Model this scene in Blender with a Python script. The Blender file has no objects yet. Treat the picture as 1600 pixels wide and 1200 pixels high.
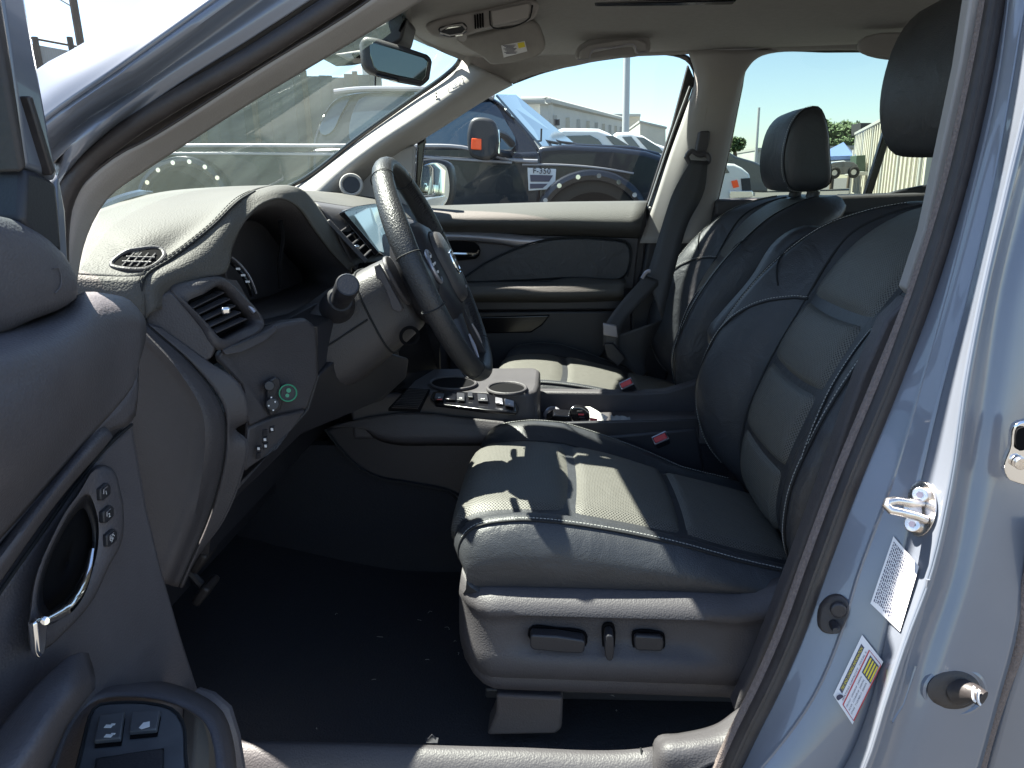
import bpy, bmesh, math, random
from mathutils import Vector, Matrix
random.seed(7)
SC = bpy.context.scene
COL = SC.collection
R = math.radians
# ------------------------------------------------------------------ camera
F_PX, PITCH, ROLL, YAW, CAM_Z = 1110.0, R(15.6), R(1.5), R(3.6), 1.30
FW = Vector((-math.sin(YAW)*math.cos(PITCH), math.cos(YAW)*math.cos(PITCH), -math.sin(PITCH)))
_r = FW.cross(Vector((0, 0, 1))).normalized(); _u = _r.cross(FW)
RT = _r*math.cos(ROLL) - _u*math.sin(ROLL)
UP = _u*math.cos(ROLL) + _r*math.sin(ROLL)
cam_d = bpy.data.cameras.new("camera"); cam = bpy.data.objects.new("camera", cam_d); COL.objects.link(cam)
cam_d.sensor_width = 36.0; cam_d.sensor_fit = 'HORIZONTAL'; cam_d.lens = F_PX/1600*36
cam_d.clip_start = 0.02; cam_d.clip_end = 3000
M3 = Matrix((RT, UP, -FW)).transposed()
cam.matrix_world = Matrix.Translation((0, 0, CAM_Z)) @ M3.to_4x4()
SC.camera = cam
# ------------------------------------------------------------------ light
SUN = Vector((-0.51, 0.20, 1.0)).normalized()
wd = bpy.data.worlds.new("World"); SC.world = wd; wd.use_nodes = True
wn = wd.node_tree.nodes; wl = wd.node_tree.links
sky = wn.new("ShaderNodeTexSky"); sky.sky_type = 'NISHITA'; sky.sun_disc = False
sky.sun_elevation = math.asin(SUN.z); sky.sun_rotation = math.atan2(SUN.x, SUN.y)
sky.air_density = 1.0; sky.dust_density = 0.4; sky.ozone_density = 1.0
wl.new(sky.outputs[0], wn["Background"].inputs[0]); wn["Background"].inputs[1].default_value = 0.050
sd = bpy.data.lights.new("sun", 'SUN'); sd.energy = 5.0; sd.angle = R(0.53); sd.color = (1.0, 0.94, 0.83)
so = bpy.data.objects.new("sun", sd); COL.objects.link(so)
so.rotation_euler = SUN.to_track_quat('Z', 'Y').to_euler()
SC.view_settings.view_transform = 'Standard'; SC.view_settings.look = 'None'
SC.view_settings.gamma = 1; SC.view_settings.exposure = 2.6
SC.render.resolution_x = 1024; SC.render.resolution_y = 768
# ------------------------------------------------------------------ pixel -> point on a plane
def ray(px, py): return FW + RT*((px-800)/F_PX) - UP*((py-600)/F_PX)
C0 = Vector((0, 0, CAM_Z))
def P(px, py, Y): d = ray(px, py); return C0 + d*(Y/d.y)
def PX(px, py, X): d = ray(px, py); return C0 + d*(X/d.x)
def PZ(px, py, Z): d = ray(px, py); return C0 + d*((Z-CAM_Z)/d.z)
def cr(pts, n, closed=False):
    """catmull-rom resample of tuples, n points"""
    pts = [tuple(p) for p in pts]; k = len(pts)
    if k == 1: return [pts[0]]*n
    if k == 2 and not closed:
        return [tuple(a+(b-a)*i/(n-1) for a, b in zip(*pts)) for i in range(n)]
    out = []; segs = k if closed else k-1
    def g(i):
        if closed: return pts[i % k]
        if i < 0: return tuple(2*a-b for a, b in zip(pts[0], pts[1]))
        if i >= k: return tuple(2*a-b for a, b in zip(pts[-1], pts[-2]))
        return pts[i]
    L = [0.0]
    for i in range(segs): L.append(L[-1]+max(1e-9, math.dist(g(i), g(i+1))))
    for j in range(n):
        s = L[-1]*j/(n if closed else n-1); i = 0
        while i < segs-1 and s > L[i+1]: i += 1
        t = (s-L[i])/(L[i+1]-L[i])
        p0, p1, p2, p3 = g(i-1), g(i), g(i+1), g(i+2)
        d1 = L[i+1]-L[i]; d0 = max(1e-9, math.dist(p0, p1)); d2 = max(1e-9, math.dist(p2, p3))
        o = []
        for a, b, c, d in zip(p0, p1, p2, p3):
            m1 = ((b-a)/d0*d1 + (c-b))/2 if d0 > d1*0.0 else (c-b)
            m2 = ((c-b) + (d-c)/d2*d1)/2
            t2, t3 = t*t, t*t*t
            o.append((2*t3-3*t2+1)*b+(t3-2*t2+t)*m1+(-2*t3+3*t2)*c+(t3-t2)*m2)
        out.append(tuple(o))
    return out
def lerp1(tab, x):
    """smooth table lookup [(x, y...)]"""
    if x <= tab[0][0]: return tab[0][1:] if len(tab[0]) > 2 else tab[0][1]
    for i in range(len(tab)-1):
        a, b = tab[i], tab[i+1]
        if x <= b[0]:
            t = (x-a[0])/(b[0]-a[0])
            o = []
            for q in range(1, len(a)):
                pa = tab[max(0, i-1)]; pb = tab[min(len(tab)-1, i+2)]
                m1 = (b[q]-pa[q])/max(1e-9, b[0]-pa[0])*(b[0]-a[0]); m2 = (pb[q]-a[q])/max(1e-9, pb[0]-a[0])*(b[0]-a[0])
                t2, t3 = t*t, t*t*t
                o.append((2*t3-3*t2+1)*a[q]+(t3-2*t2+t)*m1+(-2*t3+3*t2)*b[q]+(t3-t2)*m2)
            return tuple(o) if len(o) > 1 else o[0]
    return tab[-1][1:] if len(tab[-1]) > 2 else tab[-1][1]
# ------------------------------------------------------------------ materials
def mat(name, col, rough=0.5, metal=0.0, grain=0.0, gscale=500, spec=0.5, coat=0.0, var=0.0, vscale=8, weave=0.0, wpitch=0.004, emit=None, crease=0):
    m = bpy.data.materials.new(name); m.use_nodes = True
    n = m.node_tree.nodes; l = m.node_tree.links; b = n["Principled BSDF"]
    b.inputs["Base Color"].default_value = (*col, 1); b.inputs["Roughness"].default_value = rough
    b.inputs["Metallic"].default_value = metal; b.inputs["Specular IOR Level"].default_value = spec
    b.inputs["Coat Weight"].default_value = coat; b.inputs["Coat Roughness"].default_value = 0.03
    if emit: b.inputs["Emission Color"].default_value = (*emit[:3], 1); b.inputs["Emission Strength"].default_value = emit[3]
    tc = n.new("ShaderNodeTexCoord"); colsock = None
    if var:
        nz = n.new("ShaderNodeTexNoise"); nz.inputs["Scale"].default_value = vscale; nz.inputs["Detail"].default_value = 6
        nz.inputs["Roughness"].default_value = 0.65
        l.new(tc.outputs["Object"], nz.inputs["Vector"])
        mr = n.new("ShaderNodeMapRange"); mr.inputs[1].default_value = .3; mr.inputs[2].default_value = .7
        mr.inputs[3].default_value = 1-var; mr.inputs[4].default_value = 1+var
        l.new(nz.outputs["Fac"], mr.inputs[0])
        mx = n.new("ShaderNodeVectorMath"); mx.operation = 'SCALE'; mx.inputs[0].default_value = col
        l.new(mr.outputs[0], mx.inputs["Scale"]); l.new(mx.outputs[0], b.inputs["Base Color"]); colsock = mx.outputs[0]
        rr = n.new("ShaderNodeMapRange"); rr.inputs[1].default_value = .3; rr.inputs[2].default_value = .7
        rr.inputs[3].default_value = max(0.02, rough*(1-var*.6)); rr.inputs[4].default_value = min(1, rough*(1+var*.6))
        l.new(nz.outputs["Fac"], rr.inputs[0]); l.new(rr.outputs[0], b.inputs["Roughness"])
    nrm = None
    if grain:
        v = n.new("ShaderNodeTexVoronoi"); v.inputs["Scale"].default_value = gscale; v.feature = 'SMOOTH_F1'
        l.new(tc.outputs["Object"], v.inputs["Vector"])
        bp = n.new("ShaderNodeBump"); bp.inputs["Strength"].default_value = grain; bp.inputs["Distance"].default_value = 0.001
        l.new(v.outputs["Distance"], bp.inputs["Height"]); nrm = bp
    if crease:
        cn = n.new("ShaderNodeTexNoise"); cn.inputs["Scale"].default_value = 16; cn.inputs["Detail"].default_value = 3; cn.inputs["Distortion"].default_value = 1.2
        l.new(tc.outputs["Object"], cn.inputs["Vector"])
        cb = n.new("ShaderNodeBump"); cb.inputs["Strength"].default_value = crease; cb.inputs["Distance"].default_value = 0.008
        l.new(cn.outputs["Fac"], cb.inputs["Height"])
        if nrm: l.new(nrm.outputs[0], cb.inputs["Normal"])
        nrm = cb
    if weave:
        sp = n.new("ShaderNodeSeparateXYZ"); l.new(tc.outputs["UV"], sp.inputs[0]); hs = []
        for ax in (0, 1):
            mu = n.new("ShaderNodeMath"); mu.operation = 'MULTIPLY'; mu.inputs[1].default_value = 2*math.pi/wpitch
            l.new(sp.outputs[ax], mu.inputs[0]); si = n.new("ShaderNodeMath"); si.operation = 'SINE'
            l.new(mu.outputs[0], si.inputs[0]); hs.append(si)
        pr = n.new("ShaderNodeMath"); pr.operation = 'MULTIPLY'; l.new(hs[0].outputs[0], pr.inputs[0]); l.new(hs[1].outputs[0], pr.inputs[1])
        mr = n.new("ShaderNodeMapRange"); mr.inputs[1].default_value = 0.1; mr.inputs[2].default_value = 0.75
        l.new(pr.outputs[0], mr.inputs[0])
        bp = n.new("ShaderNodeBump"); bp.inputs["Strength"].default_value = weave; bp.inputs["Distance"].default_value = 0.0012; bp.invert = True
        l.new(mr.outputs[0], bp.inputs["Height"])
        if nrm: l.new(nrm.outputs[0], bp.inputs["Normal"])
        nrm = bp
        mx = n.new("ShaderNodeMix"); mx.data_type = 'RGBA'; mx.inputs["A"].default_value = (*col, 1)
        mx.inputs["B"].default_value = (col[0]*.25, col[1]*.25, col[2]*.25, 1)
        l.new(mr.outputs[0], mx.inputs["Factor"]); l.new(mx.outputs["Result"], b.inputs["Base Color"])
    if nrm: l.new(nrm.outputs[0], b.inputs["Normal"])
    return m
def glass(name, tint, gloss=0.05, haze=0.0, hcol=(.8, .85, .8), graze=.3):
    m = bpy.data.materials.new(name); m.use_nodes = True
    n = m.node_tree.nodes; l = m.node_tree.links; n.remove(n["Principled BSDF"]); out = n["Material Output"]
    tr = n.new("ShaderNodeBsdfTransparent"); tr.inputs[0].default_value = (*tint, 1)
    gl = n.new("ShaderNodeBsdfGlossy"); gl.inputs["Roughness"].default_value = 0.02
    fr = n.new("ShaderNodeLayerWeight"); fr.inputs[0].default_value = 0.5
    pw = n.new("ShaderNodeMath"); pw.operation = 'POWER'; pw.inputs[1].default_value = 5.0; l.new(fr.outputs['Facing'], pw.inputs[0])
    mu = n.new("ShaderNodeMath"); mu.operation = 'MULTIPLY_ADD'; mu.inputs[1].default_value = graze; mu.inputs[2].default_value = gloss; mu.use_clamp = True
    l.new(pw.outputs[0], mu.inputs[0])
    mx = n.new("ShaderNodeMixShader"); l.new(mu.outputs[0], mx.inputs[0]); l.new(tr.outputs[0], mx.inputs[1]); l.new(gl.outputs[0], mx.inputs[2])
    last = mx
    if haze:
        df = n.new("ShaderNodeBsdfDiffuse"); df.inputs[0].default_value = (*hcol, 1)
        tl = n.new("ShaderNodeBsdfTranslucent"); tl.inputs[0].default_value = (*hcol, 1)
        ad = n.new("ShaderNodeMixShader"); ad.inputs[0].default_value = .6; l.new(df.outputs[0], ad.inputs[1]); l.new(tl.outputs[0], ad.inputs[2])
        tc = n.new("ShaderNodeTexCoord"); nz = n.new("ShaderNodeTexNoise"); nz.inputs["Scale"].default_value = 9; nz.inputs["Detail"].default_value = 8
        l.new(tc.outputs["Object"], nz.inputs["Vector"])
        vo = n.new("ShaderNodeTexVoronoi"); vo.inputs["Scale"].default_value = 70; l.new(tc.outputs["Object"], vo.inputs["Vector"])
        sp = n.new("ShaderNodeMapRange"); sp.inputs[1].default_value = .10; sp.inputs[2].default_value = .04; sp.inputs[3].default_value = 0; sp.inputs[4].default_value = haze*1.5
        l.new(vo.outputs["Distance"], sp.inputs[0])
        mr = n.new("ShaderNodeMapRange"); mr.inputs[1].default_value = .3; mr.inputs[2].default_value = .7; mr.inputs[3].default_value = haze*.7; mr.inputs[4].default_value = haze*1.3
        l.new(nz.outputs["Fac"], mr.inputs[0])
        am = n.new("ShaderNodeMath"); am.operation = 'ADD'; l.new(mr.outputs[0], am.inputs[0]); l.new(sp.outputs[0], am.inputs[1])
        m2 = n.new("ShaderNodeMixShader"); l.new(am.outputs[0], m2.inputs[0]); l.new(mx.outputs[0], m2.inputs[1]); l.new(ad.outputs[0], m2.inputs[2]); last = m2
    l.new(last.outputs[0], out.inputs["Surface"])
    return m
M = {}
M['paint'] = mat('blue_grey_paint', (.150, .168, .205), .30, .15, coat=.8, var=.04, vscale=3)
M['plastic'] = mat('charcoal_plastic', (.056, .052, .057), .55, grain=.5, gscale=420, var=.08, vscale=14)
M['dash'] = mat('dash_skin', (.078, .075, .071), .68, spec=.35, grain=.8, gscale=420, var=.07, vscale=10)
M['door'] = mat('door_card_plastic', (.092, .085, .093), .55, grain=.5, gscale=420, var=.10, vscale=14)
M['plate'] = mat('switch_plate_plastic', (.085, .09, .10), .32, var=.15, vscale=30)
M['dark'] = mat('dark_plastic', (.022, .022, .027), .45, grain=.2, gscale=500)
M['black'] = mat('gloss_black', (.008, .008, .010), .15)
M['cavity'] = mat('vent_cavity_black', (.006, .006, .007), .9, spec=.08)
M['rubber'] = mat('seal_rubber', (.035, .030, .030), .5, grain=.3, gscale=250, var=.25, vscale=40)
M['flock'] = mat('fuzzy_seal_lip', (.16, .13, .12), .9, grain=1.0, gscale=700, var=.3, vscale=300)
M['taupe'] = mat('pillar_trim', (.30, .285, .275), .7, grain=.2, gscale=500, var=.05)
M['liner'] = mat('headliner_cloth', (.29, .275, .26), .95, grain=.3, gscale=900, var=.06, vscale=60)
M['leather'] = mat('black_leather', (.032, .034, .039), .42, grain=.5, gscale=650, var=.12, vscale=12, crease=.35)
M['perf'] = mat('perforated_leather', (.115, .112, .101), .55, weave=.9, wpitch=.0056, crease=.3)
M['wheel'] = mat('steering_wheel_leather', (.024, .025, .028), .42, grain=.8, gscale=520)
M['column'] = mat('column_plastic', (.045, .042, .045), .5, grain=.5, gscale=500)
M['thread'] = mat('pale_thread', (.42, .42, .40), .8)
M['groove'] = mat('seam_groove', (.008, .009, .011), .8)
M['carpet'] = mat('black_carpet', (.012, .013, .018), 1.0, grain=1, gscale=300, var=.3, vscale=120)
M['chrome'] = mat('chrome', (.85, .85, .86), .08, 1.0)
M['zinc'] = mat('zinc_steel', (.75, .70, .66), .28, 1.0, var=.2, vscale=90)
M['satin'] = mat('satin_silver_trim', (.32, .31, .34), .35, .6)
M['white_ink'] = mat('white_ink', (.75, .75, .75), .6)
M['red'] = mat('red_button', (.55, .06, .07), .5)
M['green'] = mat('green_ring', (.04, .30, .16), .4)
M['screen'] = mat('touch_screen', (.02, .025, .03), .08, emit=(.40, .62, .72, .10))  # faint emission stands in for sky reflected in the glass
M['dmirror'] = mat('dimmed_mirror_glass', (.10, .12, .12), .03, 1.0)
M['mirror'] = mat('mirror_glass', (.8, .84, .84), .01, 1.0)
M['paper'] = mat('white_paper', (.42, .42, .41), .7)
M['label'] = mat('label_white', (.70, .70, .72), .45)
M['ink'] = mat('label_ink', (.06, .06, .10), .6)
M['yellow'] = mat('label_yellow', (.75, .62, .05), .6)
M['belt'] = mat('belt_webbing', (.045, .045, .048), .55, grain=.6, gscale=600)
M['steelg'] = mat('bracket_steel', (.3, .3, .3), .5, .6)
M['wglass'] = glass('windshield_glass', (.74, .80, .78), .025, .035, (.46, .60, .54), .12)  # teal diffuse haze stands in for the dash reflected in the windshield
M['sglass'] = glass('side_glass', (.70, .78, .78), .03)
M['pglass'] = glass('privacy_glass', (.50, .58, .54), .04, .0)
M['truck'] = mat('dark_truck_paint', (.009, .012, .020), .25, 0, coat=.35, spec=.4)
M['tglass'] = mat('truck_window', (.03, .05, .075), .05, spec=.8)
M['amber'] = mat('amber_lens', (.85, .09, .01), .3, emit=(.9, .08, .01, .05))
M['tyre'] = mat('tyre_rubber', (.02, .02, .02), .85)
M['wpaint'] = mat('white_car_paint', (.72, .72, .72), .25, coat=.8)
M['gpaint'] = mat('grey_car_paint', (.06, .07, .085), .25, coat=.6)
M['asphalt'] = mat('asphalt', (.062, .059, .054), .95, var=.2, vscale=1.2, grain=.6, gscale=40)
M['metal_wall'] = mat('ribbed_metal_wall', (.50, .47, .40), .6, var=.06, vscale=.6)
M['grey_wall'] = mat('warehouse_wall', (.42, .42, .40), .8, var=.10, vscale=.3)
M['tan_wall'] = mat('tan_wall', (.48, .42, .34), .8, var=.05, vscale=.3)
M['roofing'] = mat('roof_sheet', (.35, .35, .33), .6)
M['fence'] = mat('fence_sheet', (.085, .09, .095), .8, var=.25, vscale=2)
M['steel'] = mat('galvanised_pole', (.45, .46, .46), .5, .4)
M['wood'] = mat('utility_pole_wood', (.10, .085, .07), .9, var=.2)
M['tent'] = mat('blue_canopy', (.09, .15, .32), .7)
M['box_green'] = mat('green_cabinet', (.05, .085, .06), .6)
M['leaf'] = mat('leaf', (.065, .11, .035), .7, var=.3, vscale=3)
M['bark'] = mat('bark', (.10, .08, .06), .9)
# ------------------------------------------------------------------ mesh helpers
WP = {}
def world_parent(o): WP[o.name] = Matrix.Translation(-o.location)
def link(name, me, parent=None, m=None, kind=None, label=None):
    o = bpy.data.objects.new(name, me); COL.objects.link(o)
    if m is not None: me.materials.append(M[m] if isinstance(m, str) else m)
    if parent is not None:
        o.parent = parent
        if parent.name in WP: o.matrix_parent_inverse = WP[parent.name]
    if kind: o['kind'] = kind
    if label: o['label'] = label
    return o
def mesh(V, F, smooth=True, ang=40, uvs=None):
    me = bpy.data.meshes.new("m"); me.from_pydata([tuple(v) for v in V], [], F); me.update()
    if uvs:
        ul = me.uv_layers.new(name="UVMap")
        for lp in me.loops: ul.data[lp.index].uv = uvs[lp.vertex_index]
    if smooth:
        me.shade_smooth()
        if ang: me.set_sharp_from_angle(angle=R(ang))
    return me
def join(gs):
    V = []; F = []
    for v, f in gs:
        k = len(V); V += list(v); F += [tuple(i+k for i in q) for q in f]
    return V, F
def g_grid(rows, cu=False, cv=False, cap=False):
    nr, nc = len(rows), len(rows[0]); V = [p for r in rows for p in r]; F = []
    for i in range(nr if cu else nr-1):
        for j in range(nc if cv else nc-1):
            a = i*nc+j; b = i*nc+(j+1) % nc; c = ((i+1) % nr)*nc+(j+1) % nc; d = ((i+1) % nr)*nc+j
            F.append((a, b, c, d))
    if cap and cv: F.append(tuple(range(nc))[::-1]); F.append(tuple((nr-1)*nc+j for j in range(nc)))
    return V, F
def g_tube(pts, r, n=8, closed=False, flat=1.0, up=None):
    pts = [Vector(p) for p in pts]; k = len(pts); rr = r if isinstance(r, (list, tuple)) else [r]*k
    rows = []; prev = None
    for i, p in enumerate(pts):
        a = pts[(i-1) % k] if (closed or i) else p; b = pts[(i+1) % k] if (closed or i < k-1) else p
        t = (b-a).normalized()
        if prev is None:
            ref = up or (Vector((0, 0, 1)) if abs(t.z) < .9 else Vector((1, 0, 0)))
            u = (ref - t*ref.dot(t)).normalized()
        else: u = (prev - t*prev.dot(t)).normalized()
        if up is not None: u = (Vector(up) - t*Vector(up).dot(t)).normalized()
        prev = u; w = t.cross(u)
        rows.append([p + (u*math.cos(2*math.pi*j/n)*flat + w*math.sin(2*math.pi*j/n))*rr[i] for j in range(n)])
    return g_grid(rows, closed, True, not closed)
def g_box(c, s, rot=None):
    c = Vector(c); V = []
    for x in (-.5, .5):
        for y in (-.5, .5):
            for z in (-.5, .5):
                v = Vector((x*s[0], y*s[1], z*s[2])); V.append(c + (rot @ v if rot is not None else v))
    return V, [(0, 1, 3, 2), (4, 6, 7, 5), (0, 4, 5, 1), (2, 3, 7, 6), (0, 2, 6, 4), (1, 5, 7, 3)]
def g_prism(pts, d):
    d = Vector(d); n = len(pts); V = [Vector(p) for p in pts] + [Vector(p)+d for p in pts]
    F = [tuple(range(n))[::-1], tuple(range(n, 2*n))] + [(i, (i+1) % n, (i+1) % n+n, i+n) for i in range(n)]
    return V, F
def bev(o, w, seg=3, ang=35):
    if w:
        b = o.modifiers.new("bevel", 'BEVEL'); b.width = w; b.segments = seg; b.limit_method = 'ANGLE'; b.angle_limit = R(ang); b.harden_normals = False
    return o
def part(name, g, m, parent, bevel=0, kind=None, label=None, ang=40, smooth=True, seg=3):
    if isinstance(g, list): g = join(g)
    o = link(name, mesh(g[0], g[1], smooth, ang), parent, m, kind, label)
    return bev(o, bevel, seg)
def surf(name, rows, m, parent, th=0, ang=60, label=None, kind=None, cu=False, cv=False):
    V, F = g_grid(rows, cu, cv); nc = len(rows[0])
    # metric uv
    us = [0]; mid = nc//2
    for i in range(1, len(rows)): us.append(us[-1] + (Vector(rows[i][mid])-Vector(rows[i-1][mid])).length)
    mr = len(rows)//2; vs = [0]
    for j in range(1, nc): vs.append(vs[-1] + (Vector(rows[mr][j])-Vector(rows[mr][j-1])).length)
    uv = [(us[i], vs[j]) for i in range(len(rows)) for j in range(nc)]
    o = link(name, mesh(V, F, True, ang, uv), parent, m, kind, label)
    if th:
        s = o.modifiers.new("thick", 'SOLIDIFY'); s.thickness = th; s.offset = 0
    return o
def loft(name, curves, m, parent, nu=28, nv=5, th=0.004, lin=False, ang=60, fn=P, label=None, fill=True):
    cs = [cr(c, nu) for c in curves]; rows = []
    if lin:
        for i in range(len(cs)-1):
            for k in range(nv if i < len(cs)-2 else nv+1):
                t = k/nv; rows.append([tuple(a+(b-a)*t for a, b in zip(p, q)) for p, q in zip(cs[i], cs[i+1])])
    else:
        cols = [cr([c[j] for c in cs], nv*(len(cs)-1)+1) for j in range(nu)]
        rows = [[cols[j][i] for j in range(nu)] for i in range(nv*(len(cs)-1)+1)]
    return surf(name, [[fn(*p) for p in r] for r in rows], m, parent, th, ang, label)
def slab(name, pts, m, parent, Y=None, d=(0, .01, 0), bevel=.002, smooth=0, fn=P, label=None, seg=3, kind=None):
    """outline traced as (px,py[,Y]) given thickness d"""
    q = [(p[0], p[1], p[2] if len(p) > 2 else Y) for p in pts]
    if smooth: q = cr(q, smooth, True)
    return part(name, g_prism([fn(*p) for p in q], d), m, parent, bevel, label=label, seg=seg, kind=kind)
def pts(l, Y=None, n=0, fn=P):
    q = [(p[0], p[1], p[2] if len(p) > 2 else Y) for p in l]
    if n: q = cr(q, n)
    return [fn(*p) for p in q]
def stitches(name, path, parent, step=.0055, ln=.0034, r=.0006, m='thread'):
    """row of short thread stitches along a world path"""
    gs = []; L = [0]
    for a, b in zip(path, path[1:]): L.append(L[-1]+(Vector(b)-Vector(a)).length)
    s = 0; i = 0
    while s+ln < L[-1]:
        q = []
        for t in (s, s+ln):
            j = 0
            while j < len(L)-2 and t > L[j+1]: j += 1
            f = (t-L[j])/max(1e-9, L[j+1]-L[j]); q.append(Vector(path[j]).lerp(Vector(path[j+1]), f))
        gs.append(g_tube(q, r, 5)); s += step
    return part(name, gs, m, parent, kind='stuff')
def empty(name, loc=(0, 0, 0), label=None, cat=None, group=None):
    o = bpy.data.objects.new(name, None); COL.objects.link(o); o.location = loc
    if label: o['label'] = label
    if cat: o['category'] = cat
    if group: o['group'] = group
    return o
def tag(o, label, cat, group=None):
    o['label'] = label; o['category'] = cat
    if group: o['group'] = group
    return o
def text(name, s, org, xd, yd, size, m, parent, ext=.0004, align='CENTER'):
    cu = bpy.data.curves.new("t", 'FONT'); cu.body = s; cu.size = size; cu.extrude = ext; cu.align_x = align; cu.align_y = 'CENTER'
    cu.resolution_u = 3
    t = bpy.data.objects.new("t", cu); COL.objects.link(t)
    dg = bpy.context.evaluated_depsgraph_get(); me = bpy.data.meshes.new_from_object(t.evaluated_get(dg))
    bpy.data.objects.remove(t)
    xd = Vector(xd).normalized(); yd = Vector(yd); yd = (yd-xd*yd.dot(xd)).normalized(); z = xd.cross(yd)
    mw = Matrix((xd, yd, z)).transposed().to_4x4(); mw.translation = Vector(org)
    me.transform(mw); me.materials.clear()
    return link(name, me, parent, m)
def quad_frame(a, b, c, d):
    """bilinear map on a quad: a origin, b +u, c +u+v, d +v"""
    a, b, c, d = map(Vector, (a, b, c, d))
    return lambda u, v: a*(1-u)*(1-v)+b*u*(1-v)+c*u*v+d*(1-u)*v
# ================================================================== GROUND (structure)
g = part('ground', g_grid([[Vector((x, y, 0)) for x in (-400, -40, -8, 8, 40, 400)] for y in (-300, -30, -6, 3, 12, 40, 120, 900)]), 'asphalt', None, kind='structure', smooth=False)
# ================================================================== THE CAR
CAR = empty('parked_car', (0.3, 1.6, 0), 'blue grey car with its driver door open on black leather seats, dashboard and steering wheel', 'car')
world_parent(CAR)
def sub(name, parent=CAR, label=None):
    o = bpy.data.objects.new(name, None); COL.objects.link(o); o.parent = parent
    if parent.name in WP: o.matrix_parent_inverse = WP[parent.name]
    if label: o['label'] = label
    return o
# ---- near front pillar, painted face, seals and inner trim
AP = {
 0: [(10, 175, .75), (60, 113, .75), (130, 73, .76), (232, 0, .78), (420, -130, .80), (660, -285, .83)],
 1: [(30, 225, .765), (75, 187, .77), (200, 100, .775), (340, 0, .79), (520, -130, .81), (740, -275, .84)],
 2: [(40, 290, .79), (85, 225, .79), (240, 112, .795), (396, 0, .81), (560, -118, .825), (760, -268, .85)],
 3: [(60, 360, .80), (95, 276, .80), (250, 150, .805), (400, 55, .815), (485, 0, .82), (640, -110, .835), (790, -262, .86)]}
def th(c, base=0.0): return [(x, y, Y+base+.055*max(0, x/760)**1.5) for x, y, Y in c]
AP = {0: th(AP[0], .070), 1: th(AP[1]), 2: th(AP[2], .006), 3: th(AP[3])}
loft('front_pillar_paint', [AP[0], [((a[0]+b[0])/2, (a[1]+b[1])/2, (a[2]+b[2])/2-.012) for a, b in zip(AP[0], AP[1])], AP[1]], 'paint', CAR, 40, 6, .006)
loft('front_pillar_flange', [[(x+1, y+1, Y+.002) for x, y, Y in AP[1]], [(x*.5+x2*.5-3, y*.5+y2*.5-4, (Y+Y2)/2-.012) for (x, y, Y), (x2, y2, Y2) in zip(AP[1][:3]+AP[1][3:], AP[2])], AP[2],
     th([(88, 250, .81), (92, 246, .80), (246, 130, .80), (400, 30, .812), (600, -115, .83), (775, -265, .855)]), AP[3]], 'paint', CAR, 40, 5, .005)
sealA = [(92, 430, .795), (92, 360, .795), (100, 312, .795), (130, 262, .80), (180, 218, .802), (260, 165, .806), (400, 84, .815), (530, 0, .825), (660, -90, .84), (820, -262, .865)]
sealA = th(sealA)
part('door_seal', g_tube(pts(sealA, n=60), .0105, 10), 'rubber', CAR)
k5 = [(96, 440, .80), (104, 360, .80), (118, 303, .80), (140, 278, .802), (185, 243, .806), (230, 220, .81), (400, 112, .82), (580, 0, .835), (860, -230, .87)]
k7 = [(116, 450, .83), (128, 385, .835), (147, 338, .84), (172, 303, .845), (215, 272, .85), (295, 220, .86), (400, 153, .87), (517, 83, .885), (627, 18, .90), (700, -28, .91), (900, -190, .93)]
k6 = [(104, 448, .805), (113, 372, .805), (131, 318, .81), (158, 285, .813), (200, 250, .817), (262, 212, .825), (400, 125, .83), (545, 40, .85), (640, -20, .86), (880, -215, .885)]
k5 = th(k5); k6 = th(k6); k7 = th(k7)
loft('front_pillar_trim', [k5, k6, k7], 'taupe', CAR, 50, 4, .004, label='grey trim of the near front pillar')
loft('door_seal', [[(x-4, y-2, Y) for x, y, Y in k5], k5], 'rubber', CAR, 40, 2, .004)
loft('seal_flange', [[(x, y-3, Y+.006) for x, y, Y in [(60, 440, .80)]+AP[3]], [(x, y, Y+.022) for x, y, Y in k6]], 'rubber', CAR, 50, 3, .004)
# ---- rear door pillar on the right of the opening
BS = [(1600, -300, .86), (1575, -120, .86), (1557, 0, .86), (1528, 150, .855), (1492, 300, .85), (1442, 460, .84), (1390, 600, .83), (1330, 745, .815), (1276, 890, .80), (1240, 990, .79), (1205, 1070, .78), (1170, 1140, .77), (1135, 1215, .76), (1090, 1290, .75)]
def yj(y): return lerp1([(-300, .905), (0, .872), (300, .842), (600, .800), (750, .776), (900, .750), (1000, .732), (1090, .715), (1200, .698), (1300, .685)], y)
def jc(c, d): return [(x, y, yj(y)+(d if not callable(d) else d(y))) for x, y, *_ in c]
BS = jc(BS, .046)
part('door_seal', g_tube(pts(BS, n=80), .0125, 12), 'rubber', CAR)
part('seal_lip', g_tube(pts([(x-17-(4 if y > 500 else 0), y-2, Y+.006) for x, y, Y in BS], n=80), .0065, 8), 'flock', CAR)
part('seal_lip', g_tube(pts([(x-2, y, Y-.0125) for x, y, Y in BS], n=80), .003, 6), 'rubber', CAR)
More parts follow.
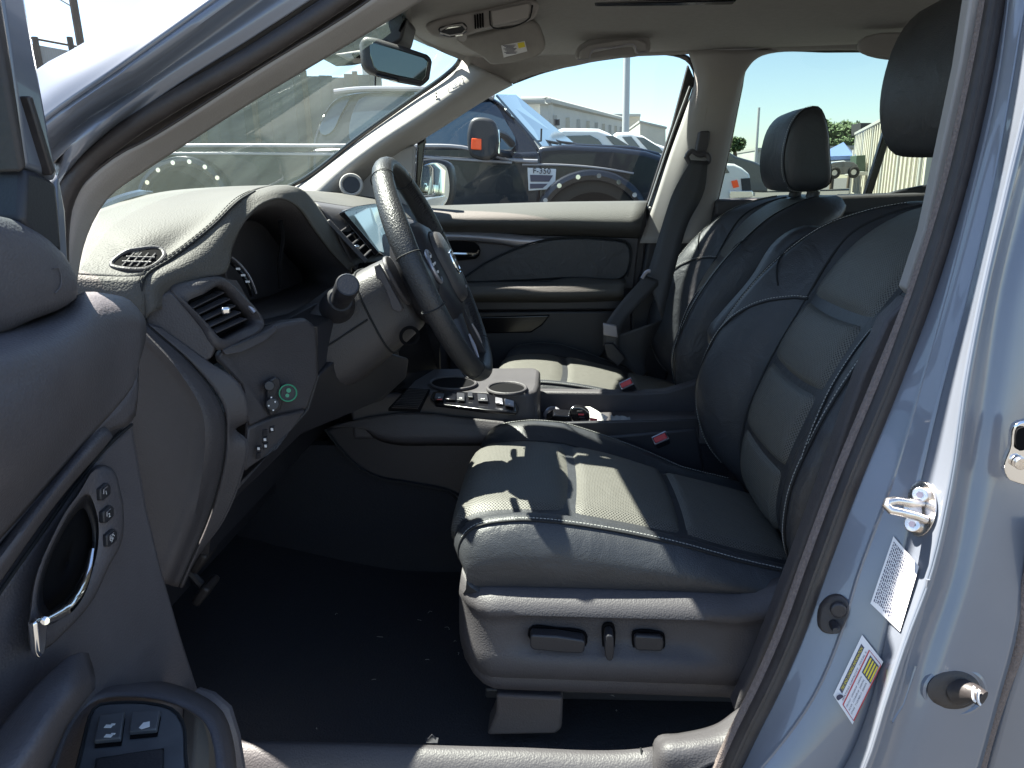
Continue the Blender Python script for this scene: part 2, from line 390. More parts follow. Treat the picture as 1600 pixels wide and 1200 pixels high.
# painted jamb: columns across
J0 = [(x+14-(0 if y < 500 else 6), y, Y+.004) for x, y, Y in BS]
J1 = [(1590, -300, .835), (1585, -100, .835), (1578, 0, .835), (1556, 150, .83), (1521, 300, .82), (1482, 450, .81), (1440, 600, .80), (1395, 750, .79), (1340, 900, .775), (1310, 1000, .765), (1270, 1090, .755), (1205, 1180, .745), (1130, 1260, .735)]
J2 = [(1640, -300, .80), (1625, -100, .80), (1605, 0, .80), (1580, 150, .79), (1552, 300, .785), (1517, 450, .775), (1476, 600, .765), (1440, 750, .755), (1405, 900, .745), (1384, 1000, .735), (1364, 1090, .73), (1320, 1200, .72), (1250, 1290, .71)]
J3 = [(1690, -300, .78), (1660, -100, .78), (1640, 0, .78), (1608, 150, .772), (1572, 300, .765), (1537, 450, .757), (1508, 600, .748), (1486, 750, .74), (1452, 900, .73), (1415, 1000, .722), (1385, 1090, .715), (1350, 1200, .70), (1300, 1290, .69)]
J4 = [(1730, -300, .80), (1700, -100, .80), (1670, 0, .80), (1640, 150, .79), (1600, 300, .785), (1560, 450, .775), (1535, 600, .77), (1508, 750, .765), (1478, 900, .755), (1440, 1000, .745), (1412, 1090, .738), (1376, 1200, .73), (1330, 1290, .72)]
J5 = [(1850, -300, .80), (1800, -100, .80), (1760, 0, .80), (1730, 150, .79), (1700, 300, .79), (1660, 450, .785), (1640, 600, .78), (1620, 750, .775), (1600, 900, .765), (1585, 1000, .76), (1560, 1090, .75), (1530, 1200, .74), (1500, 1290, .73)]
J0 = jc(J0, .046); J1 = jc(J1, .022); J2 = jc(J2, .002); J3 = jc(J3, -.030); J4 = jc(J4, -.010); J5 = jc(J5, -.004)
loft('door_jamb', [J0, J1, J2], 'paint', CAR, 50, 6, .004)
loft('door_jamb', [[(x+.5, y, Y) for x, y, Y in J2], [((a[0]+b[0])/2, a[1], (a[2]+b[2])/2+.002) for a, b in zip(J2, J3)], J3], 'paint', CAR, 50, 5, .004)
loft('door_jamb', [J3, J4, [((a[0]*.7+b[0]*.3), a[1], a[2]*.7+b[2]*.3-.006) for a, b in zip(J4, J5)], J5], 'paint', CAR, 50, 6, .004)
# raised crease line
part('jamb_crease', g_tube(pts([(x, y, Y-.001) for x, y, Y in J1], n=60), .0025, 6), 'paint', CAR)
# grey inner pillar panel seen between seat and seal
slab('pillar_panel', [(1525, -60), (1545, -60), (1528, 60), (1500, 200), (1462, 350), (1424, 462), (1414, 450), (1444, 360), (1470, 240), (1500, 100)], 'taupe', CAR, .93, (0, .02, 0), .003)
slab('pillar_lower_trim', [(1424, 462), (1380, 600), (1318, 745), (1262, 890), (1228, 985), (1196, 1060), (1160, 1120), (1146, 1112), (1180, 1040), (1208, 970), (1240, 885), (1292, 745), (1345, 590), (1385, 500)], 'plastic', CAR, .90, (0, .03, 0), .005)
# rear door edge, extreme right
slab('rear_door_edge', [(1605, 1000), (1572, 1100), (1545, 1200), (1530, 1260), (1700, 1260), (1700, 900), (1640, 900)], 'paint', CAR, .735, (0, .03, 0), .006)
part('rear_door_seal', g_tube(pts([(1640, 820, .742), (1604, 930, .742), (1585, 1010, .742), (1560, 1080, .742), (1538, 1150, .742), (1518, 1230, .74)], n=30), .010, 10), 'flock', CAR)
# outer roof, roof rail, floor, firewall, hood, far body
def roofz(y): return 1.765 - .09*abs((y-1.62)/.82)**2.6
rows = []
for i in range(15):
    y = .918+1.372*i/14; rows.append([Vector((x, y, roofz(y)-max(0, (-x-.02))*.18)) for x in [-.30+.20*abs(y-1.62)**2, -.1, .2, .6, 1.0, 1.5, 2.2, 2.9]])
surf('roof', rows, 'paint', CAR, .025)
part('roof_rail', g_prism([(-.10, .92, 1.62), (-.10, .945, 1.63), (-.10, .955, 1.69), (-.10, .925, 1.69)], (2.9, 0, 0)), 'paint', CAR, .006)
part('roof_rail', g_prism([(-.20, 2.27, 1.70), (-.20, 2.298, 1.70), (-.20, 2.298, 1.69), (-.20, 2.28, 1.69)], (3.2, 0, 0)), 'paint', CAR, .006)
part('rear_body', g_prism([(2.9, .76, .35), (2.9, .80, 1.10), (2.9, .86, 1.68), (1.60, .86, 1.68), (1.60, .78, 1.05), (1.55, .76, .35)], (0, .02, 0)), 'paint', CAR, smooth=False)
part('rear_body', g_prism([(2.9, .8, .35), (2.9, 2.45, .35), (2.9, 2.4, 1.05), (2.9, .82, 1.05)], (.03, 0, 0)), 'paint', CAR, smooth=False)
part('rear_door', g_prism([(.60, .775, .40), (1.55, .775, .40), (1.62, .80, 1.14), (.68, .80, 1.14)], (0, .04, 0)), 'paint', CAR, .01)
part('rear_door_window_frame', g_prism([(.66, .80, 1.12), (.72, .80, 1.12), (.86, .88, 1.60), (.80, .88, 1.60)], (0, .03, 0)), 'black', CAR)
part('rear_door_glass', ([(.70, .815, 1.12), (1.6, .815, 1.12), (1.6, .89, 1.62), (.82, .89, 1.62)], [(0, 1, 2, 3)]), 'pglass', CAR, smooth=False)
part('floor_pan', g_box((.9, 1.6, .38), (4.0, 1.68, .03)), 'dark', CAR)
surf('carpet', [[Vector((-.95+.095*i, y, .41+.012*math.sin(i*1.3+y*9)*.3+(.35*max(0, (i*.095-.01-.0))*0)+max(0, .16-.3*i*.095)*.9)) for y in [.80+.083*j for j in range(20)]] for i in range(24)], 'carpet', CAR, .004)
part('firewall', g_box((-1.02, 1.6, .80), (.03, 1.7, .90)), 'carpet', CAR)
part('kick_panel', g_box((-.82, .80, .75), (.42, .03, .85)), 'dark', CAR, .01)
part('hood', [g_prism([(-1.05, .9, 1.10), (-1.05, 2.3, 1.10), (-2.0, 2.2, 1.00), (-2.0, 1.0, 1.00)], (0, 0, .02))], 'paint', CAR, .01)
part('front_body', [g_box((-1.5, .78, .75), (1.0, .03, .6)), g_box((-2.0, 1.6, .7), (.03, 1.6, .6)), g_box((-1.5, 2.44, .75), (1.0, .03, .6))], 'paint', CAR, .01)
# ---- sill
def LX(tab, z=None): return tab
sill_a = [(250, 1150, .80), (380, 1158, .80), (560, 1163, .80), (800, 1170, .80), (1000, 1172, .80), (1030, 1165, .80)]
sill_b = [(250, 1215, .76), (380, 1225, .76), (560, 1232, .76), (800, 1238, .76), (1000, 1240, .76), (1060, 1240, .76)]
loft('door_sill', [[(x, y+26, Y+.01) for x, y, Y in sill_a], sill_a, [(x, y+5, Y-.006) for x, y, Y in sill_a], sill_b], 'plastic', CAR, 30, 5, .004)
cb_a = [(1022, 1163, .80), (1028, 1152, .80), (1060, 1148, .80), (1120, 1133, .805), (1150, 1112, .81), (1180, 1090, .815), (1195, 1060, .82)]
cb_b = [(1022, 1205, .775), (1035, 1166, .77), (1070, 1160, .77), (1130, 1148, .775), (1165, 1128, .78), (1190, 1104, .785), (1208, 1070, .79)]
cb_c = [(1030, 1260, .75), (1060, 1225, .75), (1100, 1200, .75), (1150, 1175, .755), (1178, 1150, .757), (1200, 1120, .76), (1216, 1085, .77)]
loft('sill_end_cap', [cb_a, cb_b, cb_c], 'plastic', CAR, 30, 6, .004)
part('sill_seam', g_tube(pts([(1001, 1168, .797), (1004, 1190, .785), (1008, 1225, .765)], n=8), .0015, 5), 'groove', CAR)
part('carpet_clip', [g_box(P(675, 1160, .81), (.018, .010, .008)), g_tube([P(669, 1155, .805), P(675, 1148, .805), P(681, 1155, .805)], .0015, 5)], 'dark', CAR, .001)
rl = random.Random(11); lint = []
for _ in range(46):
    p = Vector((rl.uniform(-.75, .35), rl.uniform(.84, 1.4), .432)); a = rl.uniform(0, 6.28); l_ = rl.uniform(.002, .014)
    lint.append(g_tube([p, p+Vector((math.cos(a)*l_*.5, math.sin(a)*l_*.5, .002)), p+Vector((math.cos(a+.5)*l_, math.sin(a+.5)*l_, 0))], .0003, 4))
part('carpet_lint', lint, 'thread', CAR, kind='stuff')
# ---- headliner
def liner_pts():
    rows = []
    for y, dz in ((.93, -.055), (1.0, -.018), (1.2, 0), (1.6, .008), (1.95, 0), (2.12, -.004), (2.21, -.006), (2.25, -.008)):
        rows.append([Vector((x, y, 1.672+dz*(1 if x > -.2 else .45)-max(0, -(x+.02))*(.16-.13*min(1, abs(y-1.6)/.6)))) for x in (-.34+.24*(y-1.6)**2, -.2, 0, .2, .45, .7, 1.0, 1.5, 2.2, 2.8)])
    return rows
surf('headliner', liner_pts(), 'liner', CAR, .006)
# ---- far side: pillars, window frames, glass
FA_u = [(446, 300, 2.27), (480, 281, 2.28), (560, 220, 2.28), (640, 162, 2.27), (700, 120, 2.26), (722, 94, 2.25)]
FA_m = [(492, 312, 2.19), (528, 274, 2.19), (596, 222, 2.195), (666, 178, 2.20), (732, 134, 2.205), (762, 112, 2.21)]
FA_l = [(530, 332, 2.26), (575, 275, 2.27), (625, 238, 2.275), (690, 197, 2.28), (769, 147, 2.285), (800, 131, 2.285)]
loft('far_pillar_trim', [FA_u, FA_m, FA_l], 'taupe', CAR, 36, 6, .012, label='grey trim of the far front pillar with the airbag mark')
part('windshield_edge', g_tube(pts([(440, 297, 2.24), (476, 279, 2.26), (558, 216, 2.26), (640, 157, 2.25), (698, 116, 2.24), (716, 98, 2.23), (720, 86, 2.20), (700, 72, 2.12)], n=40), .007, 8), 'black', CAR)
loft('far_rail_trim', [[(769, 147, 2.285), (800, 130, 2.285), (850, 112, 2.285), (900, 102, 2.285), (950, 91, 2.285), (1050, 85, 2.285), (1120, 82, 2.285), (1200, 80, 2.285), (1300, 78, 2.285), (1420, 79, 2.285), (1600, 82, 2.285)],
     [(722, 94, 2.20), (760, 80, 2.235), (850, 80, 2.25), (900, 84, 2.26), (950, 72, 2.26), (1050, 67, 2.26), (1120, 65, 2.26), (1200, 62, 2.26), (1300, 60, 2.26), (1420, 60, 2.26), (1600, 60, 2.26)],
     [(690, 60, 2.02), (760, 40, 2.12), (850, 50, 2.20), (900, 52, 2.22), (950, 50, 2.22), (1050, 45, 2.22), (1120, 42, 2.22), (1200, 40, 2.22), (1300, 38, 2.22), (1420, 38, 2.22), (1600, 38, 2.22)]], 'liner', CAR, 50, 5, .006)
# far middle pillar
FB_l = [(1075, 78, 2.28), (1086, 112, 2.285), (1086, 132, 2.285), (1072, 175, 2.285), (1048, 240, 2.285), (1022, 318, 2.285), (1000, 380, 2.285)]
FB_m = [(1110, 78, 2.25), (1112, 112, 2.255), (1108, 135, 2.255), (1094, 175, 2.255), (1078, 240, 2.255), (1060, 318, 2.26), (1045, 380, 2.26)]
FB_m2 = [(1160, 78, 2.25), (1156, 112, 2.255), (1148, 135, 2.255), (1138, 175, 2.255), (1124, 240, 2.255), (1108, 318, 2.26), (1095, 380, 2.26)]
FB_r = [(1215, 78, 2.285), (1185, 86, 2.285), (1165, 105, 2.285), (1156, 140, 2.285), (1136, 240, 2.285), (1118, 318, 2.285), (1105, 380, 2.285)]
loft('far_middle_pillar', [FB_l, FB_m, FB_m2, FB_r], 'taupe', CAR, 30, 5, .01)
part('window_seal', g_tube(pts([(800, 128, 2.30), (850, 110, 2.30), (950, 89, 2.30), (1055, 84, 2.30), (1078, 95, 2.30), (1088, 120, 2.30), (1060, 205, 2.30), (1018, 322, 2.30)], n=50), .008, 8), 'black', CAR)
slab('window_channel', [(1075, 100), (1086, 125), (1062, 200), (1019, 322), (1009, 322), (1050, 195)], 'rubber', CAR, 2.305, (0, .02, 0), .003)
part('window_channel_lip', g_tube(pts([(1078, 135, 2.30), (1052, 205, 2.30), (1013, 322, 2.30)], n=20), .003, 6), 'steelg', CAR)
part('window_seal', g_tube(pts([(1118, 322, 2.30), (1138, 235, 2.30), (1157, 140, 2.30), (1166, 102, 2.30), (1190, 84, 2.30), (1300, 79, 2.30), (1420, 80, 2.30), (1560, 84, 2.30)], n=50), .006, 8), 'black', CAR)
# far windows and their glass
def gpane(name, l, m):
    q = [P(x, y, 2.335-(330-y)/250*.04) for x, y in l]
    c = sum(q, Vector())/len(q)
    return part(name, ([c]+q, [(0, k+1, (k+1) % len(q)+1) for k in range(len(q))]), m, CAR, smooth=False)
gpane('side_window', [(560, 330), (640, 226), (765, 140), (850, 100), (960, 82), (1070, 78), (1092, 110), (1020, 335)], 'sglass')
gpane('rear_side_window', [(1105, 330), (1160, 90), (1200, 74), (1600, 70), (1600, 330)], 'pglass')
slab('window_divider', [(1350, 308), (1362, 308), (1398, 195), (1386, 190)], 'black', CAR, 2.30, (0, .02, 0), .004)
slab('quarter_window_divider', [(652, 215), (665, 213), (656, 290), (650, 322), (640, 322), (648, 285)], 'black', CAR, 2.30, (0, .015, 0), .003)
slab('rear_corner_trim', [(1385, 303), (1410, 296), (1450, 288), (1600, 270), (1600, 345), (1380, 345)], 'dark', CAR, 2.27, (0, .02, 0), .006)
# airbag mark on far pillar
fm = pts([(x, y) for x, y in cr([(703, 133), (714, 124), (722, 122), (724, 128), (716, 140), (706, 147), (701, 143)], 24, True)], 2.203)
part('airbag_mark', g_tube(fm, .0012, 5, True), 'satin', CAR)
text('airbag_mark_lettering', 'SRS', P(713, 133, 2.204), P(722, 124, 2.2)-P(706, 142, 2.2), UP, .020, 'satin', CAR)
for k in range(4):
    part('trim_clip_mark', g_box(P(681.5+.4*k, 146+5*k, 2.205), (.004, .004, .006)), 'dark', CAR)
# tweeter in the mirror corner
ctr = P(549, 289, 2.165); nx = Vector((.25, -.9, .3)).normalized()
def ring(c, nrm, r, n=32, sx=1):
    nrm = Vector(nrm).normalized(); a = nrm.cross(Vector((0, 0, 1))).normalized(); b = nrm.cross(a)
    return [c+(a*math.cos(2*math.pi*i/n)*sx+b*math.sin(2*math.pi*i/n))*r for i in range(n)]
def disc(c, nrm, r, th, n=28): return g_prism(ring(Vector(c), nrm, r, n), -Vector(nrm).normalized()*th)
slab('mirror_corner_trim', [(505, 330), (520, 290), (532, 268), (560, 254), (600, 240), (648, 226), (644, 322), (600, 330)], 'taupe', CAR, 2.262, (0, .03, 0), .008)
tw = part('tweeter', g_tube(ring(ctr, nx, .030), .0055, 8, True), 'taupe', CAR)
part('speaker_grille', disc(ctr+nx*.004, nx, .024, .02), 'dark', tw)
# belt mount of the far pillar
slab('belt_slide', [(1103, 168), (1122, 166), (1120, 190), (1106, 212), (1094, 212)], 'taupe', CAR, 2.245, (0, .01, 0), .003)
slab('belt_adjuster', [(1093, 205), (1110, 204), (1108, 225), (1102, 244), (1091, 245), (1087, 236)], 'plastic', CAR, 2.225, (0, .03, 0), .006)
part('belt_guide', g_tube(pts([(1072, 245, 2.21), (1080, 236, 2.21), (1092, 242, 2.21), (1105, 242, 2.21), (1108, 252, 2.21), (1095, 256, 2.21), (1078, 255, 2.21)], n=30), .007, 8, True), 'plastic', CAR)
# belt webbing
wa = [(1080, 250, 2.20), (1052, 300, 2.19), (1035, 350, 2.18), (1020, 400, 2.17), (1010, 432, 2.16)]
wb = [(1106, 252, 2.20), (1100, 300, 2.19), (1075, 350, 2.17), (1055, 420, 2.15), (1042, 470, 2.13), (1035, 500, 2.12)]
loft('belt_webbing', [wa, wb], 'belt', CAR, 24, 3, .002)
loft('belt_webbing', [[(1008, 430, 2.15), (985, 455, 2.14), (960, 485, 2.12), (945, 510, 2.10), (942, 540, 2.10)], [(1035, 440, 2.15), (1005, 470, 2.13), (978, 500, 2.11), (968, 525, 2.09), (965, 545, 2.09)]], 'belt', CAR, 20, 3, .002)
loft('belt_webbing', [[(945, 530, 2.12), (950, 556, 2.12), (975, 570, 2.12), (1000, 590, 2.12)], [(1035, 500, 2.12), (1020, 530, 2.13), (1010, 560, 2.14), (1012, 585, 2.14)]], 'belt', CAR, 20, 3, .002)
slab('belt_tongue', [(942, 505), (964, 509), (966, 528), (943, 524)], 'satin', CAR, 2.08, (0, .014, 0), .003)
slab('belt_latch_plate', [(944, 538), (958, 536), (978, 560), (966, 574), (948, 558)], 'dark', CAR, 2.08, (0, .02, 0), .004)
part('belt_stop', g_tube(pts([(1003, 435, 2.14), (1012, 424, 2.14), (1016, 424, 2.14)], n=6), .006, 6), 'satin', CAR)
# ---- far front door panel
FD = sub('front_passenger_door')
def fd(name, l, m, Y=2.30, th=.03, b=.006, sm=0, **k): return slab(name, l, m, FD, Y, (0, th, 0), b, sm, **k)
fd('door_card', [(480, 330), (1012, 322), (1004, 420), (990, 470), (1000, 640), (480, 640)], 'plastic', 2.32, .03, .004)
loft('window_ledge', [[(560, 325, 2.33), (700, 322, 2.33), (860, 317, 2.33), (1011, 315, 2.33)], [(560, 329, 2.30), (700, 326, 2.30), (860, 322, 2.30), (1010, 320, 2.30)], [(560, 340, 2.255), (700, 336, 2.25), (860, 334, 2.25), (1006, 334, 2.25)], [(560, 352, 2.24), (700, 349, 2.235), (860, 352, 2.235), (1001, 358, 2.235)], [(560, 372, 2.30), (700, 366, 2.30), (860, 368, 2.30), (998, 372, 2.30)]], 'dash', FD, 24, 4, .006)
fd('upper_panel', [(600, 352), (700, 351), (860, 353), (1000, 361), (990, 452), (735, 452), (690, 430), (600, 420)], 'plastic', 2.295, .03, .005)
loft('trim_strip', [[(640, 358, 2.285), (720, 361, 2.285), (800, 366, 2.285), (850, 373, 2.287), (858, 376, 2.29)], [(640, 372, 2.275), (720, 371, 2.275), (790, 376, 2.275), (835, 379, 2.28), (857, 378, 2.29)], [(640, 380, 2.285), (720, 376, 2.285), (780, 381, 2.285), (825, 387, 2.287), (856, 379, 2.29)]], 'satin', FD, 30, 3, .004)
fd('handle_bezel', [(703, 377), (740, 378), (750, 388), (747, 402), (730, 406), (700, 405)], 'cavity', 2.288, .01, .002, 18)
hd = part('door_handle', g_tube(pts([(700, 396, 2.275), (730, 397, 2.27), (745, 396, 2.275), (748, 391, 2.28)], n=12), [.006]*8+[.007, .006, .005, .003], 8), 'chrome', FD)
fd('inset_pad', [(722, 438), (736, 425), (775, 402), (830, 380), (880, 372), (950, 374), (980, 380), (986, 395), (980, 428), (970, 437), (890, 436), (800, 440)], 'leather', 2.278, .03, .007, 60)
part('pad_seam', g_tube(pts([(722, 436, 2.274), (760, 410, 2.274), (830, 380, 2.274), (880, 371, 2.274), (950, 373, 2.274), (982, 380, 2.274), (987, 396, 2.274), (980, 432, 2.274)], n=40), .0025, 6), 'groove', FD)
loft('armrest', [[(720, 443, 2.27), (800, 441, 2.26), (860, 441, 2.26), (880, 436, 2.26), (978, 438, 2.27)], [(720, 448, 2.21), (800, 447, 2.20), (860, 446, 2.20), (885, 445, 2.20), (978, 443, 2.21)], [(720, 452, 2.20), (800, 450, 2.19), (860, 450, 2.19), (890, 450, 2.19), (976, 447, 2.20)], [(720, 466, 2.21), (800, 466, 2.20), (860, 466, 2.20), (890, 466, 2.20), (974, 464, 2.21)], [(720, 472, 2.27), (800, 472, 2.26), (860, 472, 2.26), (890, 472, 2.26), (972, 470, 2.27)]], 'dash', FD, 30, 4, .006)
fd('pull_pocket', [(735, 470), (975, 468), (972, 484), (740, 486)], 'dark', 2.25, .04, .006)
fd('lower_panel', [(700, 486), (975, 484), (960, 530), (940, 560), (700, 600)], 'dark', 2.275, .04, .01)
fd('map_pocket', [(720, 496), (860, 492), (848, 508), (830, 520), (740, 522)], 'black', 2.27, .02, .005)
# lower part of the middle pillar and rear door of the far side
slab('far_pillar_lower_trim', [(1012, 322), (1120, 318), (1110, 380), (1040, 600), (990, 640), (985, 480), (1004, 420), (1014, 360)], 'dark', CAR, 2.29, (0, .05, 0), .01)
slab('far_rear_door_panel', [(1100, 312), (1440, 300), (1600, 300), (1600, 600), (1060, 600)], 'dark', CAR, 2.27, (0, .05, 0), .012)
slab('far_rear_door_ledge', [(1118, 313), (1440, 301), (1600, 296), (1600, 332), (1116, 338)], 'plastic', CAR, 2.255, (0, .04, 0), .01)
part('far_body_side', [g_prism(pts([(300, 420), (480, 334), (1600, 322), (1600, 900), (300, 900)], 2.38), (0, .04, 0))], 'paint', CAR, .004)
part('rear_wall', g_prism([(2.0, .9, .5), (2.0, 2.35, .5), (2.15, 2.3, 1.2), (2.15, .95, 1.2)], (.03, 0, 0)), 'dark', CAR)
# ---- far door mirror
MR = sub('passenger_mirror')
slab('mirror_shell', [(628, 322, 2.43), (630, 268, 2.43), (650, 252, 2.46), (685, 248, 2.53), (703, 256, 2.56), (708, 275, 2.57), (706, 310, 2.57), (698, 324, 2.56)], 'dark', MR, 2.46, (0, .09, .0), .014, 40)
slab('mirror_glass', [(664, 323, 2.455), (662, 262, 2.451), (680, 254, 2.489), (696, 260, 2.522), (701, 275, 2.532), (700, 310, 2.530), (692, 322, 2.513)], 'mirror', MR, 2.452, (-.006, -.004, 0), .0005, 36)
# ---- windshield
wsn = [(110, 470, .90), (150, 335, .88), (172, 303, .88), (295, 218, .90), (400, 151, .91), (517, 80, .92), (627, 16, .94), (700, -30, .95)]
wsf = [(440, 298, 2.25), (476, 280, 2.27), (558, 216, 2.27), (640, 158, 2.26), (698, 116, 2.25), (720, 92, 2.24), (722, 86, 2.22)]
n1 = pts([wsn[0]]+wsn[2:], n=16); n2 = pts(wsf, n=16); rows = []
for a, b in zip(n1, n2):
    rows.append([a.lerp(b, t/12)+Vector((-.10*math.sin(math.pi*t/12), 0, .02*math.sin(math.pi*t/12))) for t in range(13)])
surf('windshield', rows, 'wglass', CAR)
# header, sensor cover
slab('sensor_cover', [(500, 92), (540, 60), (600, 34), (627, 18), (636, 30), (628, 62), (620, 68), (612, 72), (560, 84), (530, 90)], 'dark', CAR, 1.48, (0, .10, 0), .006)
for k in range(3): part('cover_slot', g_box(P(627+3.6*k-k, 43-4*k+0, 1.478), (.004, .004, .016), Matrix.Rotation(.5, 3, 'Y')), 'cavity', CAR)
slab('sensor_cover_front', [(522, 84), (560, 78), (575, 80), (574, 92), (545, 93)], 'taupe', CAR, 1.47, (0, .05, 0), .004)
for k in range(3): part('cover_slot', g_box(P(553+4*k, 87, 1.468), (.004, .004, .008), Matrix.Rotation(-.5, 3, 'Y')), 'cavity', CAR)
loft('header_trim', [[(600, 20, 1.44), (636, 42, 1.62), (652, 58, 1.78), (685, 78, 2.0), (722, 94, 2.19)], [(640, -10, 1.44), (660, 24, 1.62), (676, 40, 1.78), (705, 56, 2.0), (740, 66, 2.19)], [(680, -40, 1.44), (700, 0, 1.62), (720, 12, 1.78), (745, 24, 2.0), (780, 40, 2.19)]], 'liner', CAR, 24, 4, .006)
# ---- interior mirror
IM = sub('rear_view_mirror')
mo = [(563, 66), (566, 58), (573, 56), (588, 58), (630, 71), (668, 84), (675, 89), (676, 96), (672, 122), (668, 129), (660, 132), (620, 125), (580, 113), (570, 107), (566, 98)]
slab('mirror_housing', mo, 'dark', IM, 1.42, (-.012, .035, 0), .008)
slab('mirror_glass', [(577, 70), (583, 66), (620, 76), (662, 89), (669, 95), (666, 120), (660, 127), (620, 119), (590, 111), (583, 104), (578, 86)], 'dmirror', IM, 1.415, (0, .006, 0), .002)
slab('mirror_buttons', [(584, 115), (622, 123), (620, 127), (590, 120)], 'black', IM, 1.417, (0, .02, 0), .002)
part('mirror_stalk', g_tube([P(608, 92, 1.46), P(602, 62, 1.5), P(598, 42, 1.54)], .012, 10), 'dark', IM)
part('mirror_cord', g_tube(pts([(586, 134, 1.60), (587, 110, 1.60), (590, 60, 1.58)], n=8), .002, 6), 'dark', IM)
# ---- overhead console
OC = sub('overhead_console')
oc = cr([(664, 44), (672, 36), (700, 26), (752, 16), (830, 0), (842, 4), (838, 26), (826, 34), (764, 45), (730, 56), (700, 60), (680, 58), (668, 52)], 44, True)
slab('console_shell', oc, 'taupe', OC, 1.62, (-.01, .06, .02), .006)
slab('map_lamp', [(684, 46), (700, 40), (724, 37), (730, 44), (724, 52), (704, 56), (688, 52)], 'dark', OC, 1.612, (0, .01, .004), .002, 24)
part('lamp_lens', g_tube(pts([(688, 47), (700, 42), (722, 39), (728, 45)], 1.608), .003, 6), 'chrome', OC)
part('lamp_lens', g_tube(pts([(688, 52), (703, 56), (722, 53), (728, 47)], 1.608), .003, 6), 'chrome', OC)
for k in range(4): part('speaker_slot', g_box(P(742.5+4*k, 34-.8*k, 1.612), (.003, .006, .026)), 'cavity', OC)
slab('console_lid', [(766, 16), (826, 3), (830, 10), (826, 28), (770, 41)], 'taupe', OC, 1.609, (0, .012, 0), .004)
part('lid_gap', g_tube(pts([(765, 17), (768, 42), (827, 29), (832, 8)], 1.612, 12), .0016, 5), 'groove', OC)
part('console_button', disc(P(722, 58, 1.62), (0, -.8, -.6), .010, .02), 'taupe', OC)
# ---- sun visor
SV = sub('sun_visor')
sv = cr([(712, 62), (745, 56), (800, 42), (826, 34), (836, 36), (850, 62), (852, 74), (846, 84), (820, 95), (775, 102), (768, 102), (756, 92)], 40, True)
slab('visor_panel', sv, 'liner', SV, 1.78, (0, .018, .012), .006)
f = quad_frame(P(783, 71, 1.776), P(820, 64, 1.776), P(824, 80, 1.776), P(787, 90, 1.776))
lb = part('warning_label', g_prism([f(0, 0), f(1, 0), f(1, 1), f(0, 1)], (0, .002, 0)), 'label', SV)
part('label_symbol', g_prism([f(.68, .08)-Vector((0, .001, 0)), f(.96, .08)-Vector((0, .001, 0)), f(.96, .55)-Vector((0, .001, 0)), f(.68, .55)-Vector((0, .001, 0))], (0, .001, 0)), 'yellow', lb)
part('label_print', [g_box(f(.33, .12+.1*k)-Vector((0, .001, 0)), (.03-.006*(k % 3), .0006, .0012)) for k in range(8)], 'ink', lb, kind='stuff')
# ---- grab handle
GH = sub('grab_handle')
slab('handle_recess', cr([(899, 90), (902, 74), (920, 62), (960, 55), (1000, 52), (1014, 58), (1016, 80), (1000, 86), (950, 90)], 36, True), 'taupe', GH, 2.06, (0, .02, 0), .008)
ga = [(905, 92), (906, 80), (918, 70), (960, 62), (995, 60), (1010, 66), (1013, 80), (994, 82), (990, 70), (960, 73), (925, 80), (921, 92)]
slab('handle_grip', ga, 'taupe', GH, 2.01, (0, .03, 0), .005)
part('handle_highlight', g_tube(pts([(902, 93), (920, 94), (924, 80), (960, 74), (992, 70), (995, 82), (1014, 80)], 2.008, 20), .002, 6), 'satin', GH)
# second recess at the rear
slab('rear_grab_recess', cr([(1342, 76), (1345, 62), (1370, 52), (1420, 50), (1480, 52), (1480, 76)], 24, True), 'taupe', CAR, 2.06, (0, .02, 0), .006)
# sunroof edge
slab('sunroof_frame', [(914, -14), (914, 1), (935, 5), (1050, 4), (1150, 2), (1160, -14)], 'black', CAR, 1.70, (0, .03, 0), .003)
# ================================================================== SEATS
CU_PATH = [(0, -.118, .690), (.06, -.150, .700), (.14, -.172, .735), (.22, -.160, .768), (.30, -.125, .786), (.42, -.04, .790), (.56, .06, .778), (.72, .18, .752), (.86, .28, .722), (1.0, .40, .690)]
def cush_top(u, yy):
    """front-to-rear path of the cushion top at lateral offset yy (metres, + is away from the camera)"""
    x, z = lerp1(CU_PATH, u); a = abs(yy)/.262
    x += .05*a**5*max(0, 1-u*2.2)
    b = math.exp(-((abs(yy)-.222)/.030)**2)*(.004+.020*min(1, u*2.5)) - .006*math.exp(-((abs(yy)-.172)/.014)**2)*min(1, u*5)
    if yy > .10: b -= .042*min(1, (yy-.10)/.08)*max(0, min(1, (u-.50)/.35))
    return Vector((x, yy, z+b))
def cushion_rows():
    rows = []; zb = .690
    vt = [-.222, -.205, -.19, -.18, -.172, -.16, -.14, -.10, -.05, 0, .05, .10, .14, .16, .172, .18, .19, .205, .222]
    for i in range(41):
        u = i/40; row = []
        def side(sg):
            o = []
            for k, y in ((0.0, .250), (.25, .262), (.55, .266), (.80, .262), (.94, .250), (1.0, .238)):
                p = cush_top(u, sg*y); lo = zb+min(0, (p.z-zb))
                o.append(Vector((p.x, sg*y, lo+(p.z-lo)*k)))
            return o
        s = side(-1); row += s + [cush_top(u, y) for y in vt] + side(1)[::-1]
        rows.append(row)
    return rows
BK = [(0, .420, .665), (.10, .372, .740), (.22, .372, .835), (.36, .400, .930), (.50, .440, 1.020), (.64, .490, 1.105), (.78, .548, 1.180), (.88, .600, 1.222), (.95, .648, 1.246), (1.0, .700, 1.256)]
BB = [(0, .03), (.10, .055), (.22, .085), (.36, .088), (.50, .080), (.64, .066), (.78, .045), (.88, .025), (1.0, .0)]
BW = [(0, .235), (.10, .250), (.25, .262), (.5, .262), (.68, .256), (.80, .240), (.90, .208), (.96, .175), (1.0, .135)]
